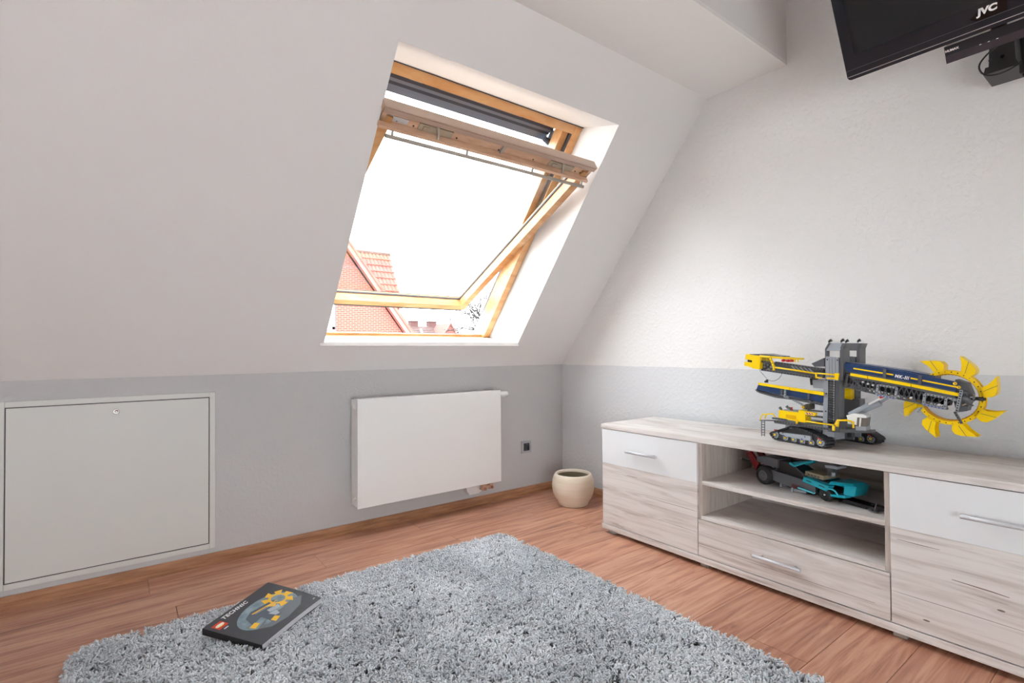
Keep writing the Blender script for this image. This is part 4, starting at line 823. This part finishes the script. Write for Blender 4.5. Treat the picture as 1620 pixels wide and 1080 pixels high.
# bucket wheel
wc = (-2.3839, 0.8453)
WC = Vector((-.28, wc[0], wc[1])); whl = empty('bucket_wheel', WC, parent=exc)
def wp(r, a, x): return Vector((x, WC.y - r * cos(a), WC.z + r * sin(a)))
for xo in (-.302, -.268):
    m = MB(); n = 48
    for k in range(n):
        a0, a1 = 2 * pi * k / n, 2 * pi * (k + 1) / n
        m.hexa([wp(.0865, a0, xo), wp(.0865, a1, xo), wp(.0865, a1, xo + .01), wp(.0865, a0, xo + .01), wp(.099, a0, xo), wp(.099, a1, xo), wp(.099, a1, xo + .01), wp(.099, a0, xo + .01)])
    for k in range(32): a = 2 * pi * (k + .5) / 32; m.cyl(wp(.093, a, xo - .0006), wp(.093, a, xo + .001), .0022 if k % 4 else .0014, 6, 1)
    m.build('wheel_rim', [M_yel, M_black], whl)
m = MB(); n = 48
for k in range(n):
    a0, a1 = 2 * pi * k / n, 2 * pi * (k + 1) / n
    m.hexa([wp(.083, a0, -.292), wp(.083, a1, -.292), wp(.083, a1, -.268), wp(.083, a0, -.268), wp(.0875, a0, -.292), wp(.0875, a1, -.292), wp(.0875, a1, -.268), wp(.0875, a0, -.268)])
    m.hexa([wp(.081, a0, -.284), wp(.081, (a0 + a1) / 2, -.284), wp(.081, (a0 + a1) / 2, -.272), wp(.081, a0, -.272), wp(.084, a0, -.284), wp(.084, (a0 + a1) / 2, -.284), wp(.084, (a0 + a1) / 2, -.272), wp(.084, a0, -.272)])
m.build('inner_gear_ring', mat('amber_plastic', srgb(222, 160, 16), .35), whl)
c = (-2.3162, 0.9212)
m = MB(); m.cyl((-.306, *c), (-.296, *c), .004, 8); m.build('red_pin', M_red, whl)
first_b = None
for k in range(8):
    an = radians(14 + 45 * k); er = Vector((0, -cos(an), sin(an))); et = Vector((0, sin(an), cos(an)))
    et = Vector((0, sin(an), cos(an)))
    bpnt = lambda r, t, x: WC + er * (.098 + r) + et * t + Vector((x - WC.x, 0, 0))
    m = MB(); shp = [(0, -.014), (.018, -.020), (.033, -.013), (.041, .004), (.050, .046), (.024, .026), (0, .016)]
    for xo in (-.312, -.262): m.prism(shp, lambda u, v, d: bpnt(u, v, d), xo, xo + .0035)
    shell = [(0, -.014), (.018, -.020), (.033, -.013), (.041, .004), (.050, .046)]
    for (a, b), (c_, d_) in zip(shell, shell[1:]):
        m.hexa([bpnt(a, b, -.3118), bpnt(c_, d_, -.3118), bpnt(c_, d_, -.2588), bpnt(a, b, -.2588), bpnt(a - .002, b + .003, -.3118), bpnt(c_ - .002, d_ + .001, -.3118), bpnt(c_ - .002, d_ + .001, -.2588), bpnt(a - .002, b + .003, -.2588)])
    m.prism([(-.004, -.012), (.004, -.012), (.004, .014), (-.004, .014)], lambda u, v, d: bpnt(u, v, d), -.305, -.266)
    b_ = m.build('bucket', M_yel, whl)
    m = MB(); a, b = bpnt(.004, .004, -.3124), bpnt(.045, .016, -.3124); m.bar(a, b, .0006, .0012); m.build('bucket_seam', M_dgrey, b_)
# lift cylinders and cab
m = MB(); a, b = (-2.0725, 0.7582), (-2.1404, 0.8021)
m.tube([(-.335, *a), (-.335, *b)], .0085, 12); a, b = (-2.1404, 0.8021), (-2.1859, 0.8340)
m.tube([(-.335, *a), (-.335, *b)], .004, 10, 1); m.build('lift_cylinder', [M_lgrey, M_wplast], exc)
m = MB(); a, b = (-2.0750, 0.7548), (-2.1673, 0.8087)
m.tube([(-.29, *a), (-.29, *b)], .0115, 12); a, b = (-2.1651, 0.8085), (-2.1954, 0.8332)
m.tube([(-.29, *a), (-.29, *b)], .005, 10, 1); m.build('lift_cylinder', [M_lgrey, M_lgrey], exc)
q = (-2.1870, 0.8353)
m = MB(); m.bar((-.338, q[0] + .006, q[1] - .002), (-.338, q[0] - .005, q[1] + .003), .008, .008); m.build('connector', M_red, exc)
cab = empty('driver_cab', (-.32, -2.10, .70), parent=exc)
def Cb(name, poly, x0, x1, mt): return MB().prism(poly, fx_, x0, x1).build(name, mt, cab)
Cb('cab_roof', [(-2.0663, 0.7537), (-2.0916, 0.7650), (-2.1272, 0.7645), (-2.1402, 0.7570), (-2.1358, 0.7503), (-2.1048, 0.7498), (-2.0685, 0.7475)], -.352, -.30, M_wplast)
Cb('cab_side', [(-2.0685, 0.7488), (-2.1048, 0.7498), (-2.1021, 0.7191), (-2.0704, 0.7208)], -.35, -.32, M_wplast)
Cb('cab_window', [(-2.1048, 0.7498), (-2.1379, 0.7505), (-2.1330, 0.7150), (-2.0998, 0.7138)], -.348, -.305, M_smoke)
Cb('cab_base', [(-2.0975, 0.7136), (-2.1352, 0.7153), (-2.1350, 0.7003), (-2.0995, 0.6973)], -.35, -.305, M_lgrey)
Cb('cab_pillar', [(-2.1144, 0.7484), (-2.1199, 0.7489), (-2.1161, 0.7146), (-2.1116, 0.7141)], -.352, -.346, M_wplast)

# ------------------------------------------------------------------ drag racer model on the shelf
CZ = .4045; CA = Vector((-.345, -1.73, 0)); CD = Vector((-.068, -.278, 0)).normalized(); CP = Vector((-CD.y, CD.x, 0))
if CP.x < 0: CP = -CP
def cr(s, z, b): return CA + CD * s + CP * b + Vector((0, 0, z))
car = empty('toy_drag_racer', cr(.15, CZ, .07), 'dark grey and teal toy brick drag racer on the open shelf of the sideboard', 'toy')
def cs(name, poly, b0, b1, mt, par=None): return MB().prism(poly, lambda u, v, d: cr(u, v, d), b0, b1).build(name, mt, par or car)
for b0 in (-.005, .105):
    m = MB(); m.lathe([(.014, 0), (.020, 0), (.037, .0), (.0415, .006), (.0415, .038), (.037, .045), (.014, .045)], cr(-.012, CZ + .0415, b0), 32, 0, CP); m.build('rear_wheel', M_rubber, car); m = MB(); m.lathe([(.0001, -.001), (.005, -.001), (.006, .001), (.015, .001), (.017, -.002), (.0215, -.002), (.023, .0)], cr(-.012, CZ + .0415, b0 - .0005), 24, 0, CP); m.build('wheel_rim', M_dgrey, car)
for b0 in (.0, .118):
    m = MB(); m.lathe([(.010, 0), (.0235, 0), (.0265, .004), (.0265, .016), (.0235, .02), (.010, .02)], cr(.283, CZ + .0265, b0), 28, 0, CP); m.lathe([(.0001, -.001), (.005, -.001), (.005, .002), (.012, .004), (.016, .001)], cr(.283, CZ + .0265, b0), 20, 1, CP); m.build('front_wheel', [M_rubber, M_black], car)
    q = cr(.283, CZ + .0265, b0 - .003 if b0 < .05 else b0 + .022); m = MB(); m.cyl(q, q + CP * .002, .0035, 10); m.build('wheel_cap', M_wplast, car)
cs('side_panel', [(0.0105, 0.4758), (0.1684, 0.4680), (0.2337, 0.4642), (0.2330, 0.4242), (0.1639, 0.4340), (0.1194, 0.4222), (0.0437, 0.4277), (0.0145, 0.4359)], .012, .130, M_dgrey)
cs('rear_bodywork', [(-0.0669, 0.5195), (-0.0042, 0.5299), (0.0461, 0.5265), (0.0448, 0.4880), (-0.0187, 0.4895), (-0.0644, 0.4981)], .02, .12, M_dgrey)
cs('cockpit', [(0.0427, 0.5216), (0.0945, 0.5204), (0.1797, 0.4861), (0.1793, 0.4645), (0.0352, 0.4718)], .03, .11, M_black)
cs('rear_strut', [(-0.1375, 0.5265), (-0.1111, 0.5342), (-0.0646, 0.4863), (-0.0832, 0.4511)], .03, .045, M_dred); cs('rear_strut', [(-0.1375, 0.5265), (-0.1111, 0.5342), (-0.0646, 0.4863), (-0.0832, 0.4511)], .095, .11, M_dred)
w0, w1 = (-0.1884, 0.4835), (-0.0684, 0.4737)
m = MB(); m.tube([cr(w0[0], w0[1], .06), cr(w1[0], w1[1], .06)], .005, 8, 0); m.cyl(cr(w0[0] - .006, w0[1] + .001, .06), cr(w0[0], w0[1], .06), .005, 8, 1); m.tube([cr(w0[0] + .02, w0[1] - .008, .08), cr(w1[0], w1[1] - .012, .08)], .005, 8, 0); m.build('rear_bar', [M_black, M_wplast], car)
for b in (.03, .108):
    a, c, d, e = (0.1009, 0.5216), (0.1241, 0.5124), (0.1716, 0.5355), (0.2129, 0.5488)
    m = MB(); m.bar(cr(*a, b), cr(*c, b), .008, .008, CP); m.bar(cr(*c, b), cr(*d, b), .008, .007, CP); m.bar(cr(*d, b), cr(*e, b), .008, .006, CP); m.build('roof_bar', M_teal, car)
    a, c = (0.1287, 0.5106), (0.1706, 0.4787)
    m = MB(); m.bar(cr(*a, b), cr(*c, b), .004, .003, CP); m.build('screen_pillar', M_dgrey, car)
a, b = (0.1103, 0.5235), (0.1628, 0.5446)
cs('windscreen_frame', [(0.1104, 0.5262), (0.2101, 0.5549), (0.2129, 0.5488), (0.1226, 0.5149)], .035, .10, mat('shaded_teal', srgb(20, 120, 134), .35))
fend = cs('side_fender', [(0.1914, 0.4833), (0.3029, 0.4682), (0.2918, 0.4464), (0.1843, 0.4630)], -.002, .03, M_teal)
m = MB()
for a, b in (((0.2029, 0.4719), (0.2258, 0.4682)), ((0.2594, 0.4644), (0.2840, 0.4606))): m.bar(cr(*a, -.0028), cr(*b, -.0028), .001, .0035, CP)
m.build('fender_decal', M_spine, fend)
cs('side_fender', [(0.1914, 0.4833), (0.3029, 0.4682), (0.2918, 0.4464), (0.1843, 0.4630)], .11, .14, M_teal)
# nose tapering to the front
h0, h1, n0, n1 = (0.3004, 0.4765), (0.3048, 0.4241), (0.3929, 0.4858), (0.3823, 0.4439)
m = MB(); m.hexa([cr(*h0, .0), cr(n0[0], n0[1] - .004, .03), cr(n0[0], n0[1] - .004, .11), cr(*h0, .14), cr(h0[0], h0[1] + .010, .01), cr(n0[0] - .02, n0[1] + .006, .035), cr(n0[0] - .02, n0[1] + .006, .105), cr(h0[0], h0[1] + .010, .13)])
m.hexa([cr(n1[0] - .035, n1[1], .02), cr(n1[0], n1[1], .035), cr(n1[0], n1[1], .105), cr(n1[0] - .035, n1[1], .12), cr(n0[0] - .04, n0[1] - .002, .018), cr(n0[0], n0[1] - .002, .03), cr(n0[0], n0[1] - .002, .11), cr(n0[0] - .04, n0[1] - .002, .122)])
m.build('nose', M_teal, car)
m = MB(); pts = []
for k in range(9): a = pi * (k / 8) * .75 + .1; pts.append(cr(.315 + .028 * cos(pi - a) * -1 - .004, CZ + .03 + .026 * sin(a), -.001))
m.tube(pts, .0035, 8); m.build('wheel_arch', M_teal, car)
a, b = (0.3023, 0.4337), (0.3596, 0.4381)
m = MB(); m.hexa([cr(a[0], a[1] - .004, 0), cr(b[0], b[1] - .004, .01), cr(b[0], b[1] - .004, .13), cr(a[0], a[1] - .004, .02), cr(a[0], a[1] + .004, 0), cr(b[0], b[1] + .006, .01), cr(b[0], b[1] + .006, .13), cr(a[0], a[1] + .004, .02)]); m.build('front_lip', M_teal, car)
a, b = (0.1608, 0.4306), (0.2335, 0.4243)
m = MB(); m.bar(cr(*a, .004), cr(*b, .004), .01, .006, CP); m.build('side_skirt', mat('light_teal', srgb(96, 200, 220), .3), car)
cs('red_tank', [(0.1213, 0.4377), (0.1609, 0.4388), (0.1607, 0.4225), (0.1241, 0.4219)], .012, .05, M_dred)
a, b = (0.1332, 0.4131), (0.1784, 0.4133)
m = MB(); m.bar(cr(a[0], a[1], .015), cr(b[0], b[1], .03), .014, .010, CP); m.bar(cr(a[0] - .002, a[1] + .002, .0), cr(a[0] + .004, a[1] + .002, .0), .006, .018, CP); m.build('jack', M_lgrey, car)
cs('engine_block', [(0.1830, 0.5042), (0.2656, 0.5008), (0.2625, 0.4833), (0.1797, 0.4861)], .02, .12, M_tan)
for k in range(4):
    a = (0.1916, 0.4967)
    b = (0.2516, 0.4938)
    s = a[0] + (b[0] - a[0]) * (k + .2) / 4; z = a[1] + (b[1] - a[1]) * (k + .2) / 4
    m = MB(); m.box((0, 0, 0), (0, 0, 0)) if False else m.bar(cr(s, z - .003, .018), cr(s + .008, z - .0045, .018), .003, .006, CP); m.build('exhaust_port', M_dgrey, car)
cs('intake_scoop', [(0.2533, 0.5416), (0.3088, 0.5445), (0.3068, 0.5339), (0.2550, 0.5310)], .045, .10, M_lgrey)
cs('blower', [(0.2606, 0.5321), (0.2852, 0.5320), (0.2765, 0.4967), (0.2573, 0.5003)], .05, .09, M_dgrey)
q = (0.2930, 0.5106)
m = MB(); m.cyl(cr(q[0], q[1] - .008, .04), cr(q[0], q[1] + .008, .04), .007, 12); m.cyl(cr(q[0] - .008, q[1] - .006, .035), cr(q[0], q[1] - .006, .035), .004, 8); m.build('carburettor', M_lgrey, car)
m = MB()
for b in (.045, .095): a = .33; m.bar(cr(a, CZ + .012, b), cr(a + .135, CZ + .010, b), .008, .008, CP)
m.bar(cr(.32, CZ + .004, .07), cr(.42, CZ + .004, .07), .06, .006, CP); m.build('front_chassis', M_black, car)
m = MB()
for k in range(4): m.bar(cr(.452 + k * .006, CZ + .004, .02 + k * .0), cr(.452 + k * .006, CZ + .004, .12), .002, .003, (0, 0, 1))
for b in (.02, .05, .085, .12): m.bar(cr(.445, CZ + .004, b), cr(.478, CZ + .006, b), .003, .003, CP)
m.build('front_wing', M_dgrey, car)
a = cr(.465, CZ + .006, .02)
m = MB(); m.bar(a, cr(.474, CZ + .042, .02), .003, .003, CP); m.build('flag_rod', M_dgrey, car)
cs('underbody', [(0.0, CZ + .03), (.28, CZ + .016), (.33, CZ + .016), (.33, CZ + .03), (.28, CZ + .045), (0, CZ + .05)], .03, .11, M_black)
m = MB()
q = (0.0638, 0.4188)
m.cyl(cr(q[0], q[1], .02), cr(q[0], q[1], .05), .008, 10); m.cyl(cr(q[0] + .005, q[1] - .003, .01), cr(q[0] + .005, q[1] - .003, .02), .005, 8); m.build('gearbox', M_lgrey, car)

# ------------------------------------------------------------------ outside
M_brick = bpy.data.materials.new('red_brick'); M_brick.use_nodes = True; nt = M_brick.node_tree; pb = nt.nodes['Principled BSDF']
g = nt.nodes.new('ShaderNodeNewGeometry'); sx = nt.nodes.new('ShaderNodeSeparateXYZ'); cx2 = nt.nodes.new('ShaderNodeCombineXYZ'); bt = nt.nodes.new('ShaderNodeTexBrick')
nt.links.new(g.outputs['Position'], sx.inputs[0]); nt.links.new(sx.outputs[0], cx2.inputs[0]); nt.links.new(sx.outputs[2], cx2.inputs[1]); nt.links.new(cx2.outputs[0], bt.inputs['Vector'])
bt.inputs['Color1'].default_value = srgb(122, 50, 38); bt.inputs['Color2'].default_value = srgb(98, 52, 44); bt.inputs['Mortar'].default_value = srgb(118, 100, 90); bt.inputs['Scale'].default_value = 1.0
bt.inputs['Brick Width'].default_value = .25; bt.inputs['Row Height'].default_value = .083; bt.inputs['Mortar Size'].default_value = .01; nt.links.new(bt.outputs[0], pb.inputs['Base Color']); pb.inputs['Roughness'].default_value = .9
M_tile = varied('clay_tile', [(.3, srgb(122, 60, 50)), (.7, srgb(142, 78, 66))], 2.0, .7)
M_barge = mat('barge_board', srgb(146, 90, 82), .7); M_roofg = varied('weathered_tile', [(.3, srgb(60, 42, 40)), (.7, srgb(78, 58, 54))], 2, .8)
M_ground = mat('winter_ground', srgb(90, 90, 80), .95)
MB().box((-60, .8, -5.2), (120, 160, -5.0)).build('ground', M_ground, kind='structure')
hs = empty('brick_house', (5, 24, -5.0), 'red brick house with a steep clay tiled gable, seen through the roof window', 'house')
# gable wing facing the window
apex = Vector((3.85, 20, 8.0)); 
fx = lambda u, v, d: (u, d, v)
gr = (8.7349, 1.6552)
ga = (5.6447, 5.6511)
sl_ = (ga[1] - gr[1]) / (gr[0] - ga[0]); px_ = 4.2; pz_ = ga[1] + (ga[0] - px_) * sl_
m = MB(); m.prism([(px_ - 5.2, -5), (gr[0] - .35, -5), (gr[0] - .35, gr[1] + .2 - .12), (px_, pz_ - .3), (px_ - 5.2, pz_ - .3 - 5.2 * sl_)], fx, 20.0, 25.0); m.build('gable_wall', M_brick, hs)
m = MB(); q_ = .33
for off, d0, d1 in ((0, 19.75, 20.0),): m.prism([(px_, pz_ + q_ * .5), (gr[0] + .25, gr[1] + q_ * .5 - .25 * sl_), (gr[0] + .05, gr[1] - q_ * .2 - .25 * sl_), (px_, pz_ - q_ * .4)], fx, d0, d1)
m.build('barge_board', M_barge, hs)
m = MB(); m.prism([(px_, pz_ + q_ * .7), (gr[0] + .35, gr[1] + q_ * .7 - .35 * sl_), (gr[0] + .25, gr[1] + q_ * .4 - .35 * sl_), (px_, pz_ + q_ * .4)], fx, 19.7, 25.0); m.build('wing_roof', M_tile, hs)
XE = 8.853; YE, ZE = 21.2, 3.306; YT, ZT = 22.761, 6.056
m = MB(); m.prism([(px_, -5), (XE - .12, -5), (XE - .12, ZE - .1), (px_, ZE - .1)], fx, YE + .15, YE + 7); m.build('main_wall', M_brick, hs)
m = MB(); rows, cols = 8, 26; dy, dz = (YT - YE), (ZT - ZE)
for i in range(rows):
    f0, f1 = i / rows, (i + 1.12) / rows
    for j in range(cols):
        xa = XE - (j + 1) * .2; xb = XE - j * .2; n = 4
        for k in range(n):
            u0, u1 = k / n, (k + 1) / n; h = lambda u: .05 * abs(sin(pi * u)) ; 
            pt = lambda u, f, up: (xa + (xb - xa) * u, YE + dy * f - (up) * .87, ZE + dz * f + up * .5)
            m.add([pt(u0, f0, .06 + h(u0)), pt(u1, f0, .06 + h(u1)), pt(u1, f1, .005 + h(u1)), pt(u0, f1, .005 + h(u0)), pt(u0, f0, -.02), pt(u1, f0, -.02)], [(0, 1, 2, 3), (0, 1, 5, 4)])
m.build('roof_tiles', M_tile, hs, kind='stuff', recalc=False)
m = MB(); m.prism([(YE - .1, ZE - .15), (YT, ZT - .02), (YT + 4, ZE - .15)], lambda u, v, d: (d, u, v), px_, XE - .02); m.build('roof_body', M_tile, hs)
m = MB(); m.tube([(px_, YT, ZT + .02), (XE + .02, YT, ZT + .02)], .11, 8); m.build('ridge', M_roofg, hs)
wl = (5.0111, 3.0124)
wb = (5.0093, 1.9840)
fw = MB(); X1, Z0, Z1 = wl[0], wb[1], wl[1] + .6; X0 = X1 - 1.3
for a, b in (((X0, Z0), (X0 + .12, Z1)), ((X1 - .12, Z0), (X1, Z1)), ((X0, Z0), (X1, Z0 + .12)), ((X0, Z1 - .12), (X1, Z1)), ((X0 + .6, Z0), (X0 + .7, Z1))): fw.box((a[0], 19.93, a[1]), (b[0], 20.02, b[1]))
w_ = fw.build('window', M_wlac, hs)
MB().box((X0 + .1, 19.97, Z0 + .1), (X1 - .1, 19.99, Z1 - .1)).build('pane', mat('far_pane', srgb(170, 176, 182), .1), w_)
MB().box((X0 - .05, 19.9, Z0 - .12), (X1 + .05, 20.02, Z0)).build('window_sill', M_barge, hs)
MB().box((X1, 19.97, Z0), (X1 + .07, 20.01, Z1)).build('window_reveal', M_gasket, hs)
# farther houses
def far_house(name, label, x0, x1, yy, ze, zr, wallm, roofm, gab=None):
    h = empty(name, ((x0 + x1) / 2, yy, -5), label, 'house', 'houses beyond the brick house')
    MB().box((x0 + .3, yy + .5, -5), (x1 - .3, yy + 8, ze)).build('wall', wallm, h)
    m = MB(); rows = 9
    for i in range(rows):
        f0, f1 = i / rows, (i + 1) / rows; ya, yb = yy + 4.2 * f0, yy + 4.2 * f1; za, zb = ze + (zr - ze) * f0, ze + (zr - ze) * f1
        m.hexa([(x0, ya, za - .1), (x1, ya, za - .1), (x1, yb, zb - .1), (x0, yb, zb - .1), (x0, ya, za + .1), (x1, ya, za + .1), (x1, yb, zb), (x0, yb, zb)])
    m.hexa([(x0, yy + 4.2, zr - .1), (x1, yy + 4.2, zr - .1), (x1, yy + 8.4, ze - .1), (x0, yy + 8.4, ze - .1), (x0, yy + 4.2, zr), (x1, yy + 4.2, zr), (x1, yy + 8.4, ze), (x0, yy + 8.4, ze)])
    m.build('roof', roofm, h)
    return h
fh = far_house('far_house', 'distant house with weathered grey-brown tiled roof and a pink dormer gable', 26.5, 36.3, 60, 2.4, 4.5, M_brick, M_roofg)
m = MB(); m.prism([(32.6, 2.2), (35.9, 2.2), (34.25, 4.75)], fx, 59.3, 63.2); m.build('dormer', mat('dormer_pink', srgb(104, 58, 50), .8), fh)
m = MB(); m.bar((32.5, 59.2, 2.2), (34.25, 59.2, 4.85), .15, .15, (0, 1, 0)); m.bar((36.0, 59.2, 2.2), (34.25, 59.2, 4.85), .15, .15, (0, 1, 0)); m.build('dormer_trim', M_barge, fh)
for x_ in (30.6, 33.5):
    m = MB(); m.box((x_, 64.0, 4.0), (x_ + 1.2, 64.8, 5.15)); m.box((x_ - .1, 63.9, 5.15), (x_ + 1.3, 64.9, 5.28)); m.build('chimney', mat('chimney_brick', srgb(72, 46, 44), .9), fh)
m = MB(); m.bar((30.4, 59.8, 2.6), (31.4, 62.5, 4.0), .25, .15); m.build('roof_flashing', M_wlac, fh)
# bare trees
M_bark = mat('bare_bark', srgb(40, 38, 38), .9)
def tree(x, y, h, seed, label):
    r_ = random.Random(seed); m = MB(); tw = MB()
    def br(p, d, L, r, lv):
        q = p + d * L; m2 = m if lv < 2 else tw; m2.tube([p, (p + q) / 2 + Vector((r_.uniform(-1, 1), r_.uniform(-1, 1), 0)) * L * .06, q], [max(r, .028), max(r * .8, .024), max(r * .6, .02)], 5, 0, False)
        if lv >= 6: return
        for k in range(3 if lv < 3 else 2 + (r_.random() < .5)):
            a = r_.uniform(0, 2 * pi); sp = r_.uniform(.35, .75); s_ = d.orthogonal().normalized(); s_.rotate(Matrix.Rotation(a, 3, d)); nd = (d * cos(sp) + s_ * sin(sp) + Vector((0, 0, .12))).normalized()
            br(q, nd, L * r_.uniform(.62, .82), r * .6, lv + 1)
    br(Vector((x, y, -5)), Vector((0, 0, 1)), h * .28, h * .03, 0)
    e_ = empty('bare_tree', (x, y, -5), label, 'tree', 'bare winter trees'); m.build('trunk', M_bark, e_); tw.build('twigs', M_bark, e_, kind='stuff')
t0 = (32.6603, 4.8921)
t1 = (30.4542, 3.4043)
tree(t0[0] + .2, 45, 15.0, 3, 'bare leafless tree cut by the right window frame, the taller one')
tree(t1[0] + 9.5, 72, 13, 8, 'lower bare leafless tree just left of the taller tree')
